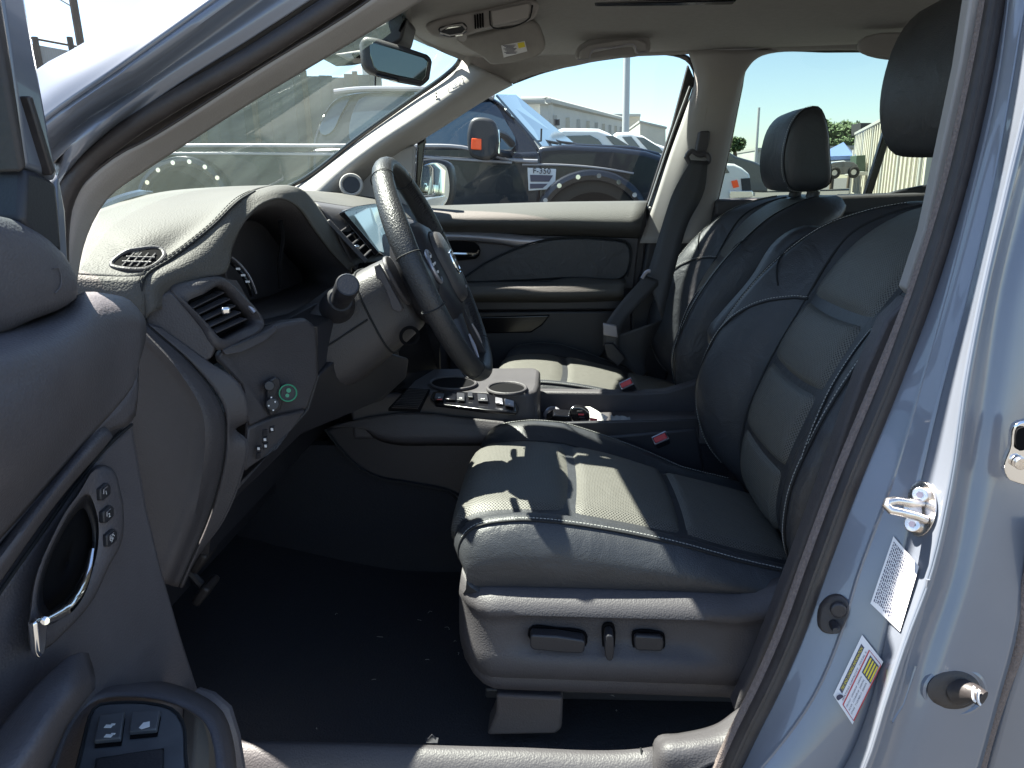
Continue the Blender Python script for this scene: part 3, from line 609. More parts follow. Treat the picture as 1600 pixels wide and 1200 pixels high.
BF = Vector((-.91, 0, .42)).normalized()
DRV = [False]
def back_front(s, v):
    """v in -1..1 across the front of the backrest"""
    x, z = lerp1(BK, s); b = lerp1(BB, s); w = lerp1(BW, s); a = abs(v)
    prof = [(0, 0), (.40, 0.0), (.52, -.02), (.60, .12), (.72, .62), (.82, .95), (.90, 1.0), (.96, .86), (1.0, .55)]
    if DRV[0] and v < 0: b *= .42
    k = lerp1(prof, a); f = BF.copy()
    if s > .7: f = f.lerp(Vector((-.75, 0, .66)), (s-.7)/.3).normalized()
    groove = -.007*math.exp(-((a-.565)/.03)**2)*(1-s**6)
    return Vector((x, w*v, z)) + f*(b*k+groove)
def back_rows():
    rows = []; va = [-1, -.96, -.9, -.84, -.76, -.68, -.62, -.58, -.55, -.50, -.42, -.3, -.15, 0, .15, .3, .42, .50, .55, .58, .62, .68, .76, .84, .9, .96, 1]
    for i in range(49):
        s = i/48; w = lerp1(BW, s); x, z = lerp1(BK, s); T = .13-.05*s
        row = [back_front(s, v) for v in va]
        if s > .9: T *= math.sqrt(max(0.02, 1-((s-.9)/.1)**2))*.9+.1
        for v, d in ((1.03, -.25), (1.035, -.5), (1.02, -.8), (.92, -.97), (.6, -1.03), (0, -1.05), (-.6, -1.03), (-.92, -.97), (-1.02, -.8), (-1.035, -.5), (-1.03, -.25)):
            e = Vector((x, w*v, z))+BF*(T*d)
            if s > .8: e.z = min(e.z, row[0].z+.01)
            row.append(e)
        rows.append(row)
    return rows
def pad(name, fn, u0, u1, v0, v1, m, parent, puff=.006, lift=.003, nu=16, nv=16, bend=0.0):
    rows = []
    for i in range(nu+1):
        a = i/nu; r = []
        for j in range(nv+1):
            c = j/nv; vv = v0+(v1-v0)*c
            uu = u0+(u1-u0)*a+bend*(1-(2*c-1)**2)*(1)
            e = 1e-3
            p = fn(uu, vv); du = fn(uu+e, vv)-fn(uu-e, vv); dv = fn(uu, vv+e)-fn(uu, vv-e)
            n = dv.cross(du).normalized()
            if n.z < 0 and n.x > 0: n = -n
            if n.dot(Vector((-.5, 0, 1))) < 0: n = -n
            edge = min(1, min(a, 1-a)*8)*min(1, min(c, 1-c)*8)
            k = (math.sin(math.pi*a)**.45)*(math.sin(math.pi*c)**.35) if 0 < a < 1 and 0 < c < 1 else 0
            r.append(p+n*(lift*min(1, edge*2)-(.0035 if edge == 0 else 0)+puff*k))
        rows.append(r)
    return surf(name, rows, m, parent)
def seat(yc, driver):
    S = sub('front_seat', CAR, 'driver seat nearest the camera' if driver else 'passenger seat on the far side'); S.location = (0, yc, 0)
    DRV[0] = driver
    cu = surf('seat_cushion', cushion_rows(), 'leather', S, cv=False)
    V, F = g_grid([[r[0] for r in cushion_rows()], [r[-1] for r in cushion_rows()]])
    part('cushion_base', [(V, F)], 'dark', S)
    ct = lambda u, y: cush_top(u, y)
    pad('cushion_panel', ct, .045, .505, -.163, .163, 'perf', S, .006, .004, bend=.012)
    pad('cushion_panel', ct, .512, .755, -.163, .163, 'perf', S, .007, .004, bend=.012)
    pad('cushion_panel', ct, .762, .99, -.158, .158, 'perf', S, .006, .004, bend=.012)
    bk = surf('backrest', back_rows(), 'leather', S, cv=True)
    bf = back_front
    pad('backrest_panel', bf, .04, .225, -.44, .44, 'perf', S, .008, .003, bend=-.01)
    pad('backrest_panel', bf, .235, .42, -.46, .46, 'perf', S, .010, .003, bend=-.012)
    pad('backrest_panel', bf, .43, .60, -.48, .48, 'perf', S, .010, .003, bend=-.012)
    pad('backrest_panel', bf, .61, .955, -.52, .52, 'perf', S, .010, .003, bend=-.004)
    # seams: groove line and stitching
    def line(fn, seq, off=.001, n=60):
        q = cr(seq, n); return [fn(a, b)+(BF if fn is bf else Vector((0, 0, 1)))*off for a, b in q]
    for sg in (-1, 1):
        l = line(ct, [(.10, sg*.236), (.2, sg*.238), (.35, sg*.238), (.6, sg*.238), (.85, sg*.238), (.97, sg*.236)], .0022)
        part('seam', g_tube(l, .0017, 6), 'groove', S)
        l2 = [p+Vector((0, -sg*.005, .0018)) for p in l]; stitches('seam_stitching', l2, S)
        l = line(bf, [(.05, sg*.90), (.2, sg*.93), (.4, sg*.93), (.6, sg*.92), (.75, sg*.9), (.88, sg*.86), (.95, sg*.8)], .0016)
        part('seam', g_tube(l, .0018, 6), 'groove', S)
        stitches('seam_stitching', [p+Vector((0, -sg*.005, 0))+BF*.001 for p in l], S)
        # shoulder wing seam and short cross seam
        l = line(bf, [(.30, sg*.93), (.42, sg*.86), (.52, sg*.76), (.585, sg*.62), (.60, sg*.55)], .0014, 40)
        part('seam', g_tube(l, .0018, 6), 'groove', S); stitches('seam_stitching', [p+Vector((0, 0, .005)) for p in l], S)
        l = line(bf, [(.70, sg*.93), (.66, sg*.84), (.60, sg*.72)], .0014, 20)
        part('seam', g_tube(l, .0016, 6), 'groove', S)
        # inset border seams
        l = line(bf, [(.04, sg*.50), (.3, sg*.53), (.5, sg*.55), (.7, sg*.60), (.86, sg*.66), (.96, sg*.62)], .0006)
        part('seam', g_tube(l, .0022, 6), 'groove', S)
        part('seam', g_tube(line(ct, [(.05, sg*.172), (.5, sg*.172), (.97, sg*.168)], .0004), .0022, 6), 'groove', S)
    # leather side of cushion: front corner seam
    fr = [Vector((-.118-.022*math.sin(math.pi*t)-.004, -.245+.012*math.cos(t*3), .693+.085*t)) for t in [i/20 for i in range(21)]]
    # headrest
    hz = 0.0 if driver else -.062; hx = .072 if driver else .080
    out = cr([(.503, 1.355), (.490, 1.40), (.492, 1.455), (.510, 1.51), (.545, 1.542), (.585, 1.545), (.615, 1.50), (.632, 1.42), (.640, 1.345), (.615, 1.332), (.56, 1.328), (.52, 1.335)], 40, True)
    kx, kz = (1.0, 1.12) if driver else (.80, .93)
    out = [(.505+(x-.505)*kx, 1.33+(z-1.33)*kz) for x, z in out]
    rows = []
    for y, k in ((-.140, .55), (-.138, .80), (-.131, .93), (-.118, .985), (-.06, 1.0), (0, 1.01), (.06, 1.0), (.118, .985), (.131, .93), (.138, .80), (.140, .55)):
        rows.append([Vector((.565+(x-.565)*k+hx, y*(1 if driver else .86), 1.435+(z-1.435)*k+hz)) for x, z in out])
    V, F = g_grid(rows, False, True, True)
    hr = link('headrest', mesh(V, F, True, 70), S, 'leather')
    sm = [Vector((.565+(x-.565)*.975+hx, -.126*(1 if driver else .86), 1.435+(z-1.435)*.975+hz)) for x, z in out]
    part('headrest_seam', g_tube(sm, .0015, 5, True), 'groove', hr); stitches('seam_stitching', [p+Vector((0, .008, 0)) for p in [Vector((.565+(x-.565)*1.0+hx, -.122*(1 if driver else .86), 1.435+(z-1.435)*1.0+hz)) for x, z in out]], hr, m='thread')
    for sg in (-1, 1):
        part('headrest_post', g_tube([Vector((.575+hx, sg*.07, 1.34+hz)), Vector((.595+hx, sg*.07, 1.22))], .006, 8), 'chrome', S)
        part('post_collar', disc(Vector((.668, sg*.07, 1.268)), (.2, 0, 1), .016, .02), 'dark', S, .002)
    # frame under
    part('seat_rail', [g_box((.12, 0, .425), (.50, .30, .02))], 'dark', S, .004)
    part('under_seat_frame', g_box((.10, 0, .645), (.46, .44, .07)), 'dark', S, .02)
    if driver:
        # side trim: rows front->rear, profile top->bottom
        rows = []
        xs = [(-.135, .0), (-.150, .06), (-.148, .14), (-.10, .28), (0, .45), (.1, .6), (.2, .75), (.27, .85), (.33, .95), (.38, 1)]
        for i in range(33):
            t = i/32
            x = -.150+.53*t
            # front end wraps round
            wrap = max(0, 1-t/.10)**2*.055
            top = .712 - .010*t + (.035*max(0, (t-.78)/.22)**1.3)
            bot = .527 - .012*t + .03*max(0, (t-.80)/.2)**2*1.5 + .012*max(0, 1-t/.12)**2
            rec = min(1, max(0, (t-.14)/.08))*min(1, max(0, (.74-t)/.07))
            h = top-bot; r = []
            for k, y in ((0, .020), (.02, .004), (.06, -.010), (.11, -.020), (.155, -.022), (.20, -.018+.010*rec), (.235, -.013+.015*rec), (.30, -.012+.016*rec), (.42, -.014+.017*rec), (.50, -.016+.016*rec), (.55, -.018+.006*rec), (.60, -.020), (.68, -.019), (.78, -.015), (.80, -.009), (.84, -.010), (.93, -.006), (.98, .004), (1.0, .02)):
                r.append(Vector((x+.012*(1-k)*0-.006*math.sin(math.pi*k)*max(0, 1-t*6), -.268+y+wrap, top-h*k)))
            rows.append(r)
        rows.insert(0, [Vector((p.x+.004, p.y+.05, p.z)) for p in rows[0]])
        st = surf('seat_side_trim', rows, 'plastic', S, .003, ang=50)
        def sw(name, l, dy=.022):
            q = [P(a, b, yc-.268-.006) for a, b in l]; q = [Vector((p.x, p.y-yc, p.z)) for p in q]
            return part(name, g_prism(cr([tuple(v) for v in q], 28, True) if len(q) < 9 else q, (0, -dy, 0)), 'dark', S, .0035)
        def hole(l):
            q = [P(a, b, yc-.268-.0005) for a, b in l]; q = [Vector((p.x, p.y-yc, p.z)) for p in q]
            part('switch_gap', g_prism(cr([tuple(v) for v in q], 28, True), (0, -.003, 0)), 'cavity', S)
        hole([(826, 981), (829, 978), (870, 980), (913, 986), (917, 990), (915, 1008), (909, 1012), (870, 1010), (831, 1005), (827, 1001)])
        sw('seat_slide_switch', [(829, 984), (831, 980), (870, 982), (910, 988), (914, 992), (912, 1006), (907, 1009), (870, 1007), (833, 1003), (829, 999)], .020)
        hole([(942, 975), (948, 972), (957, 973), (960, 978), (961, 1000), (958, 1018), (953, 1021), (946, 1020), (942, 1012), (940, 992)])
        sw('seat_recline_switch', [(944, 980), (948, 977), (955, 978), (957, 982), (958, 1000), (956, 1015), (952, 1018), (947, 1017), (944, 1010), (943, 995)], .024)
        hole([(988, 986), (992, 984), (1030, 986), (1037, 989), (1039, 1000), (1037, 1012), (1032, 1015), (995, 1013), (989, 1010), (987, 998)])
        sw('lumbar_switch', [(990, 989), (994, 987), (1030, 989), (1035, 992), (1036, 1000), (1035, 1010), (1031, 1012), (996, 1011), (991, 1008), (990, 998)], .010)
        ar = cr([(1112, 540), (1112, 520), (1128, 500), (1180, 440), (1222, 378), (1262, 355), (1292, 358), (1300, 385), (1240, 520), (1150, 590)], 40, True)
        q = [P(x, y, 1.515) for x, y in ar]; q = [Vector((p.x, p.y-yc, p.z)) for p in q]
        am = part('seat_armrest', g_prism(q, (0, .06, 0)), 'leather', S, .018, seg=4)
        q = [P(x, y, 1.514) for x, y in cr([(1124, 540), (1126, 520), (1150, 490), (1200, 430), (1240, 380), (1275, 366)], 24)]
        part('armrest_seam', g_tube([Vector((p.x, p.y-yc, p.z)) for p in q], .0016, 5), 'groove', am)
        # front foot cover of the rail and lower edge
        q = pts([(775, 1085), (880, 1090), (878, 1140), (868, 1148), (760, 1150), (775, 1115)], yc-.262)
        part('rail_cover', g_prism([Vector((p.x, p.y-yc, p.z)) for p in q], (0, .05, 0)), 'plastic', S, .006)
        q = pts([(1110, 740), (1130, 742), (1150, 775), (1115, 760)], yc+.20)
    # buckle on the inboard side
    yb = .275 if driver else -.275
    b0 = (P(1032, 685, yc+.275) if driver else P(979, 600, yc-.275)); b0 = Vector((b0.x, b0.y-yc, b0.z))
    ax = Vector((-.34, -.62, .70)).normalized(); sx_ = Vector((.9, .0, .44)); sx_ = (sx_-ax*sx_.dot(ax)).normalized(); pr = Matrix((sx_, ax.cross(sx_), ax)).transposed()
    part('buckle_body', g_box(b0-ax*.055, (.034, .020, .11), pr), 'dark', S, .004)
    part('buckle_button', g_box(b0+ax*.002+Vector((0, -.002, 0)), (.028, .014, .006), pr), 'red', S, .0015)
    part('buckle_frame', g_tube([b0+ax*.002+pr @ Vector((sx*.016, sy*.0095, 0)) for sx, sy in ((-1, -1), (1, -1), (1, 1), (-1, 1))], .0022, 6, True), 'satin', S)
    return S
seat(1.22, True)
seat(2.0, False)
# ================================================================== CENTRE CONSOLE
CC = sub('centre_console')
ZT = .862
def cc(name, l, m, z=ZT, th=-.02, b=.004, sm=0, **k):
    q = [(a, c) for a, c in l]
    if sm: q = cr(q, sm, True)
    return part(name, g_prism([PZ(a, c, z) for a, c in q], (0, 0, th)), m, CC, b, **k)
part('console_deck', g_prism([(-.46, 1.495, ZT), (-.055, 1.495, ZT), (-.040, 1.51, ZT), (-.036, 1.56, ZT), (-.036, 1.69, ZT), (-.05, 1.72, ZT), (-.46, 1.72, ZT)], (0, 0, -.11)), 'plastic', CC, .010)
slab('console_side', [(505, 672), (560, 655), (640, 640), (700, 650), (840, 660), (843, 690), (1090, 668), (1110, 800), (720, 790), (700, 770), (640, 758), (590, 748), (560, 735), (530, 705)], 'dark', CC, 1.50, (0, .03, 0), .008)
loft('side_panel', [[(512, 668, 1.492), (560, 655, 1.488), (640, 645, 1.485), (720, 652, 1.485), (800, 660, 1.485), (841, 664, 1.487)], [(560, 668, 1.482), (590, 672, 1.478), (650, 670, 1.475), (720, 672, 1.475), (800, 675, 1.475), (841, 676, 1.478)], [(572, 668, 1.486), (590, 682, 1.48), (620, 690, 1.478), (680, 691, 1.478), (760, 691, 1.478), (841, 690, 1.48)], [(572, 671, 1.496), (590, 686, 1.494), (620, 694, 1.494), (680, 695, 1.494), (760, 695, 1.494), (841, 694, 1.494)]], 'plastic', CC, 30, 3, .004)
part('side_seam', g_tube(pts([(508, 671, 1.494), (530, 700, 1.494), (560, 730, 1.494), (590, 746, 1.494), (640, 755, 1.494), (700, 767, 1.494), (722, 778, 1.494)], n=30), .003, 6), 'groove', CC)
cc('rubber_mat', [(606, 638), (636, 606), (672, 608), (656, 640)], 'cavity', ZT+.004, -.006, .001)
f = quad_frame(PZ(608, 638, ZT+.008), PZ(655, 640, ZT+.008), PZ(671, 609, ZT+.008), PZ(637, 607, ZT+.008))
part('mat_rib', [g_tube([f(.06, v), f(.94, v)], .0016, 5) for v in [.05+.082*k for k in range(12)]], 'rubber', CC, kind='stuff')
def ell(cx, cy, rx, ry, z, n=32): 
    return [PZ(cx+rx*math.cos(2*math.pi*i/n), cy+ry*math.sin(2*math.pi*i/n), z) for i in range(n)]
for cx, cy, rx, ry in ((708, 599, 36, 10), (792, 607, 30, 9)):
    part('cup_holder_rim', g_tube(ell(cx, cy, rx, ry, ZT+.004), .004, 8, True), 'plastic', CC)
    part('cup_holder_well', g_prism(ell(cx, cy, rx-2, ry-1.5, ZT+.003), (0, 0, .001)), 'cavity', CC)
cc('shifter_panel', [(676, 612), (690, 610), (760, 614), (808, 630), (806, 643), (760, 640), (680, 630), (672, 622)], 'black', ZT+.007, -.008, .002)
BUT = [((681, 617), (694, 617), (692, 626), (679, 625), 'dark'), ((699, 617), (712, 618), (712, 627), (697, 626), 'black'), ((714, 616), (726, 617), (726, 628), (714, 627), 'dark'), ((731, 614), (738, 615), (739, 623), (731, 622), 'dark'), ((746, 617), (761, 619), (763, 629), (747, 628), 'dark'), ((774, 623), (785, 625), (786, 633), (774, 631), 'satin'), ((788, 625), (803, 629), (803, 637), (789, 634), 'satin')]
for k, b in enumerate(BUT):
    o = part('shift_button', g_prism([PZ(x, y, ZT+.010) for x, y in b[:4]], (0, 0, .004)), b[4], CC, .001)
    c = sum((PZ(x, y, ZT+.0146) for x, y in b[:4]), Vector())/4
    t = 'PRND'[k//2] if k in (0, 4, 2) else ''
    if k in (0, 2, 4, 5, 6): text('button_letter', {0: 'P', 2: 'R', 4: 'N', 5: 'D', 6: 'S'}[k], c, (1, 0, 0), (0, 1, 0), .011, 'white_ink', o, .0002)
part('button_light', g_box(PZ(687, 624, ZT+.016), (.010, .0015, .001)), 'red', CC)
# step and open tray behind
part('tray_front_wall', g_box((-.05, 1.607, .78), (.02, .20, .10)), 'plastic', CC, .004)
part('power_socket', g_tube(ring(P(800, 640, 1.485), (-.1, -1, .1), .012), .003, 6, True), 'dark', CC)
slab('tray_side_wall', [(838, 662), (1092, 655), (1100, 790), (840, 790)], 'dark', CC, 1.505, (0, .012, 0), .003)
slab('tray_far_wall', [(838, 612), (1000, 614), (1040, 612), (1100, 594), (1100, 660), (838, 660)], 'plastic', CC, 1.705, (0, .035, 0), .006)
part('tray_floor', g_box((.15, 1.61, .744), (.44, .21, .012)), 'plastic', CC)
# ================================================================== LOOSE THINGS IN THE TRAY
KF = empty('key_fob', P(907, 650, 1.56), 'black car key fob with grey buttons and one red button, standing in the console tray', 'key fob')
WP[KF.name] = Matrix.Translation(-KF.location)
kq = cr([(891, 641), (896, 637), (910, 638), (919, 645), (921, 656), (916, 663), (900, 663), (893, 655)], 26, True)
part('fob_body', g_prism(pts(kq, 1.545), (.002, .012, .004)), 'black', KF, .003)
part('fob_trim', g_tube(pts([(893, 656), (889, 645), (893, 638), (908, 637), (920, 645)], 1.546, 16), .0014, 6), 'chrome', KF)
for (x, y, c) in ((906, 643, 'dark'), (908, 647.5, 'red'), (909, 652, 'dark'), (911, 656.5, 'dark')):
    part('fob_button', g_box(P(x, y, 1.543), (.013, .003, .004)), c, KF, .0008)
WL = part('wallet', g_prism(pts([(853, 657), (866, 648), (890, 650), (896, 662), (856, 663)], 1.54), (.0, .04, .002)), 'black', None, .002)
tag(WL, 'flat glossy black case lying left of the key fob in the console tray', 'case')
PP = empty('paper_slip', P(935, 652, 1.58), 'folded white paper slip with a red printed corner beside the key fob', 'paper')
WP[PP.name] = Matrix.Translation(-PP.location)
part('paper_sheet', g_prism([P(914, 636, 1.62), P(922, 636, 1.60), P(950, 652, 1.56), P(945, 661, 1.55), P(925, 662, 1.55)], (0, 0, .001)), 'paper', PP)
part('red_print', g_prism([P(921, 654, 1.549)+Vector((0, 0, .002)), P(934, 656, 1.549)+Vector((0, 0, .002)), P(932, 661, 1.547)+Vector((0, 0, .002)), P(923, 661, 1.547)+Vector((0, 0, .002))], (0, 0, .0006)), 'red', PP)
WR = part('plastic_wrapper', surf and g_grid([[P(955+4.2*i+random.uniform(-1, 1), 651+3*j+random.uniform(-1.5, 1.5)+(i-4)*.4, 1.57) + Vector((0, .004*random.random(), 0)) for j in range(4)] for i in range(8)]), 'paper', None, smooth=False)
tag(WR, 'crumpled white plastic wrapper at the right end of the tray litter', 'wrapper')
CN = part('coin_tray_insert', g_tube(pts([(856, 660, 1.60), (853, 646, 1.62), (860, 639, 1.64), (871, 641, 1.63), (873, 652, 1.60)], n=14), .006, 8), 'satin', None)
tag(CN, 'bent silver metal loop behind the black case in the tray', 'metal loop')
# ================================================================== DASHBOARD
DB = sub('dashboard')
da = [(96, 400, .95), (140, 338, 1.12), (175, 322, 1.25), (250, 302, 1.5), (350, 293, 1.75), (450, 290, 1.95)]
db_ = [(100, 415, .92), (145, 365, 1.0), (210, 345, 1.06), (290, 325, 1.18), (360, 305, 1.35), (440, 292, 1.5)]
dc = [(104, 428, .875), (160, 432, .89), (218, 432, .905), (262, 405, .95), (330, 352, 1.03), (372, 312, 1.10), (398, 297, 1.17), (425, 291, 1.3)]
loft('dash_top_pad', [da, db_, dc], 'dash', DB, 50, 10, .004)
# front skirt of the pad below its near edge
loft('dash_pad_edge', [[(100, 428, .875), (160, 432, .887), (218, 432, .902), (226, 430, .908)], [(100, 455, .868), (160, 462, .878), (218, 470, .89), (226, 480, .895)], [(100, 530, .868), (160, 530, .878), (216, 535, .89), (224, 540, .895)]], 'dash', DB, 24, 5, .004)
# brow over the instruments
bc = [(226, 500, .895), (222, 450, .90), (226, 433, .908), (264, 407, .95), (332, 354, 1.03), (374, 314, 1.10), (400, 299, 1.17), (440, 291, 1.25), (470, 296, 1.32), (487, 312, 1.38), (510, 345, 1.42), (535, 385, 1.46), (560, 420, 1.48)]
be = [(262, 480, .925), (264, 462, .93), (285, 446, .945), (320, 433, .975), (352, 425, 1.01), (362, 385, 1.045), (382, 345, 1.08), (412, 318, 1.13), (440, 311, 1.18), (466, 325, 1.26), (490, 358, 1.33), (518, 395, 1.40), (546, 425, 1.45)]
bm = [((a[0]+b[0])/2-3, (a[1]+b[1])/2-5, (a[2]+b[2])/2-.012) for a, b in zip(bc, be)]
loft('instrument_brow', [bc, bm, be], 'dash', DB, 60, 6, .004)
part('pad_seam', g_tube(pts([(226, 500, .893), (221, 450, .897), (226, 432, .904), (264, 406, .946), (332, 353, 1.026), (374, 313, 1.096), (398, 299, 1.16)], n=40), .0022, 6), 'groove', DB)
stitches('seam_stitching', pts([(221, 500, .89), (216, 450, .895), (221, 428, .902), (260, 402, .944), (328, 349, 1.024), (369, 309, 1.094), (392, 297, 1.158)], n=60), DB, .008, .005, .0007, 'groove')
# hollow behind the brow
h1 = [(356, 440, 1.03)]+[(x, y, Y+.004) for x, y, Y in be[4:]]+[(555, 450, 1.45), (520, 465, 1.38), (490, 480, 1.30), (440, 492, 1.20), (400, 500, 1.12), (372, 470, 1.05)]
h2 = [(400+(x-400)*.72+22, 410+(y-410)*.80, Y+.10) for x, y, Y in h1]
h3 = [(400+(x-400)*.60+35, 412+(y-412)*.70, Y+.13) for x, y, Y in h1]
H1, H2, H3 = [pts(cr(h, 60, True)) for h in (h1, h2, h3)]
H2 = [p+Vector((-.05, 0, 0)) for p in H2]; H3 = [p+Vector((-.08, 0, 0)) for p in H3]
surf('cluster_hood_lining', [H1, H2, H3], 'plastic', DB, .003, cv=True)
part('gauge_face', ([*H3], [tuple(range(len(H3)))]), 'column', DB)
slab('cluster_base', [(356, 436, 1.03), (380, 475, 1.06), (402, 500, 1.10), (450, 500, 1.18), (500, 478, 1.30), (558, 444, 1.45), (566, 460, 1.45), (500, 520, 1.28), (440, 528, 1.16), (396, 520, 1.06)], 'plastic', DB, 1.1, (.004, .02, -.004), .004)
# silver gauge rim seen at the left of the hood
gr = [(362, 402, 1.06), (374, 412, 1.065), (387, 428, 1.07), (396, 446, 1.075), (400, 458, 1.08)]
part('gauge_rim', g_tube(pts(gr, n=16), .0034, 8, False, .5), 'satin', DB)
part('gauge_glass', g_tube(pts([(x-7, y+4, Y+.004) for x, y, Y in gr], n=16), .006, 8, False, .5), 'black', DB)
for (x, y) in ((372, 420), (380, 430), (387, 440)): part('gauge_mark', g_box(P(x, y, 1.062), (.006, .002, .003)), 'white_ink', DB)
part('hood_rib', g_tube(pts([(438, 345, 1.2), (442, 370, 1.21), (437, 410, 1.2), (439, 450, 1.2)], n=14), .004, 6), 'cavity', DB)
# defroster vent in the top pad
dv = [(174, 414), (196, 394), (212, 390), (252, 390), (257, 398), (248, 410), (232, 419), (196, 420)]
def DT(x, y, up=0):  # point on the pad near its front edge
    return P(x, y, .9125+(419-y)*.00085+max(0, x-196)*.00028+max(0, 419-y)*max(0, x-196)*.0000075-up)
vr = [DT(x, y, .003) for x, y in cr(dv, 40, True)]
part('defroster_rim', g_tube(vr, .0030, 8, True), 'plastic', DB)
part('defroster_well', g_prism([DT(x, y, .0035) for x, y in cr(dv, 40, True)], (0, 0, -.001)), 'cavity', DB)
f = quad_frame(DT(182, 416, .006), DT(234, 417, .006), DT(250, 396, .006), DT(200, 394, .006))
for k in range(2): part('defroster_bar', g_tube([f(.06, .33+.34*k), f(.94, .33+.34*k)], .0016, 6), 'plastic', DB)
for k in range(4): part('defroster_fin', g_tube([f(.16+.22*k, .02), f(.20+.22*k, .98)], .0013, 6), 'plastic', DB)
# near air vent
vb = [(268, 450, .925), (300, 440, .945), (338, 433, .985), (352, 436, 1.0), (380, 462, 1.01), (406, 492, 1.02), (412, 506, 1.02), (402, 520, 1.0), (372, 536, .97), (345, 546, .94), (334, 540, .93), (318, 512, .925), (290, 476, .92)]
vi = [(292, 472, .93), (318, 458, .95), (341, 446, .985), (352, 450, 1.0), (374, 474, 1.01), (395, 500, 1.02), (396, 508, 1.01), (384, 514, .995), (366, 524, .97), (348, 531, .945), (340, 526, .938), (324, 508, .93), (306, 490, .926)]
VB = pts(vb, n=0); VI = pts(vi, n=0)
VBc = [Vector(q) for q in cr([tuple(v) for v in VB], 60, True)]; VIc = [Vector(q) for q in cr([tuple(v) for v in VI], 60, True)]
nin = Vector((-.85, .5, -.1)).normalized()
surf('vent_frame', [[p-nin*(-.012) for p in VBc], VBc, [a.lerp(b, .3)-nin*.004 for a, b in zip(VBc, VIc)], [a.lerp(b, .8)-nin*.003 for a, b in zip(VBc, VIc)], VIc, [p+nin*.03 for p in VIc]], 'plastic', DB, .002, cv=True)
part('vent_cavity', ([p+nin*.030 for p in VIc], [tuple(range(60))]), 'cavity', DB)
for k in range(5):
    t = (k+.5)/5
    a = P(297+(343-297)*t, 478+(526-478)*t, .935); b = P(347+(390-347)*t, 453+(505-453)*t, 1.004)
    e = (b-a).normalized(); sl = g_prism([a, b, b+nin*.016+Vector((0, 0, .003)), a+nin*.016+Vector((0, 0, .003))], Vector((0, 0, .0022)))
    part('vent_slat', sl, 'plastic', DB, .0008)
part('vent_knob', g_box(P(352, 484, .96), (.012, .024, .010), Matrix.Rotation(.5, 3, 'Z')), 'chrome', DB, .003)
part('vent_wheel', g_tube(pts([(362, 452, 1.01), (376, 462, 1.012), (388, 476, 1.015), (398, 488, 1.015)], n=14), .004, 8), 'satin', DB)
# panel outboard of the vent
slab('vent_side_panel', [(228, 500, .90), (236, 472, .905), (262, 454, .918), (272, 458, .922), (300, 488, .925), (328, 524, .93), (336, 545, .93), (330, 560, .925), (306, 574, .92), (270, 556, .91), (228, 528, .90)], 'plastic', DB, .9, (-.006, .02, 0), .004)
# side cap of the dash
ca = [(150, 470, .865), (150, 560, .865), (150, 680, .87), (170, 800, .875), (220, 930, .88)]
cb = [(200, 510, .868), (262, 575, .875), (300, 640, .88), (304, 700, .882), (285, 790, .885), (232, 910, .885)]
cc_ = [(218, 512, .872), (292, 586, .877), (328, 648, .882), (333, 698, .884), (312, 788, .888), (262, 912, .89)]
cd_ = [(222, 512, .885), (296, 584, .892), (332, 645, .897), (337, 698, .90), (316, 790, .902), (266, 914, .90)]
ce_ = [(228, 508, .892), (306, 580, .905), (346, 640, .912), (350, 695, .914), (330, 790, .915), (278, 916, .91)]
loft('dash_end_cap', [ca, cb, cc_, cd_, ce_], 'plastic', DB, 40, 5, .004)
part('end_cap_seam', g_tube(pts([(x+.5, y, Y-.0005) for x, y, Y in ce_], n=40), .0016, 6), 'groove', DB)
cf = [(230, 506, .894), (308, 576, .910), (350, 636, .916), (354, 695, .918), (334, 792, .919), (282, 918, .913)]
cg = [(250, 512, .905), (326, 566, .925), (374, 600, .935), (388, 655, .94), (366, 670, .94), (386, 690, .94), (378, 740, .94), (350, 810, .935), (300, 882, .925), (286, 916, .92)]
loft('dash_rear_edge', [cf, cg], 'plastic', DB, 50, 6, .004)
part('dash_edge_bead', g_tube(pts([(x, y, Y-.001) for x, y, Y in cg[2:]], n=40), .0016, 6), 'plastic', DB)
# lower panel with knobs
lp = [(334, 560, .94), (350, 546, .945), (405, 520, 1.0), (440, 505, 1.04), (478, 500, 1.08), (494, 512, 1.10), (498, 590, 1.10), (480, 640, 1.08), (420, 655, 1.0), (386, 668, .955), (390, 655, .945), (376, 602, .94)]
slab('lower_panel', lp, 'plastic', DB, 1.0, (-.015, .03, 0), .006)
slab('lower_ledge', [(345, 545, .94), (375, 536, .96), (410, 520, 1.0), (430, 508, 1.02), (436, 516, 1.02), (414, 534, 1.0), (380, 550, .96), (352, 556, .94)], 'plastic', DB, .98, (-.01, .02, 0), .003)
slab('knob_panel', [(414, 596, 1.0), (430, 587, 1.01), (437, 592, 1.015), (441, 625, 1.02), (437, 640, 1.015), (422, 650, 1.0), (416, 640, 1.0)], 'dark', DB, 1.0, (.004, -.006, .001), .003)
part('dimmer_knob', disc(P(421, 603, .985), (.5, -1, .2), .0075, .012), 'dark', DB, .0015)
part('mirror_adjuster', disc(P(426, 632, .985), (.5, -1, .2), .010, .012), 'dark', DB, .002)
for (x, y) in ((424, 621), (430, 628), (427, 641), (420, 634)): part('adjuster_mark', disc(P(x, y, .970), (.5, -1, .2), .0012, .001, 10), 'white_ink', DB)
eb = part('eco_button', disc(P(450, 614, 1.015), (.5, -1, .2), .0135, .012), 'dark', DB, .002)
part('eco_ring', g_tube(ring(P(450, 614, 1.008), (.5, -1, .2), .0125), .0011, 6, True), 'green', eb)
part('eco_leaf', [disc(P(451, 610, 1.004), (.5, -1, .2), .0034, .001, 10), disc(P(449, 618, 1.004), (.5, -1, .2), .0028, .001, 10)], 'green', eb)
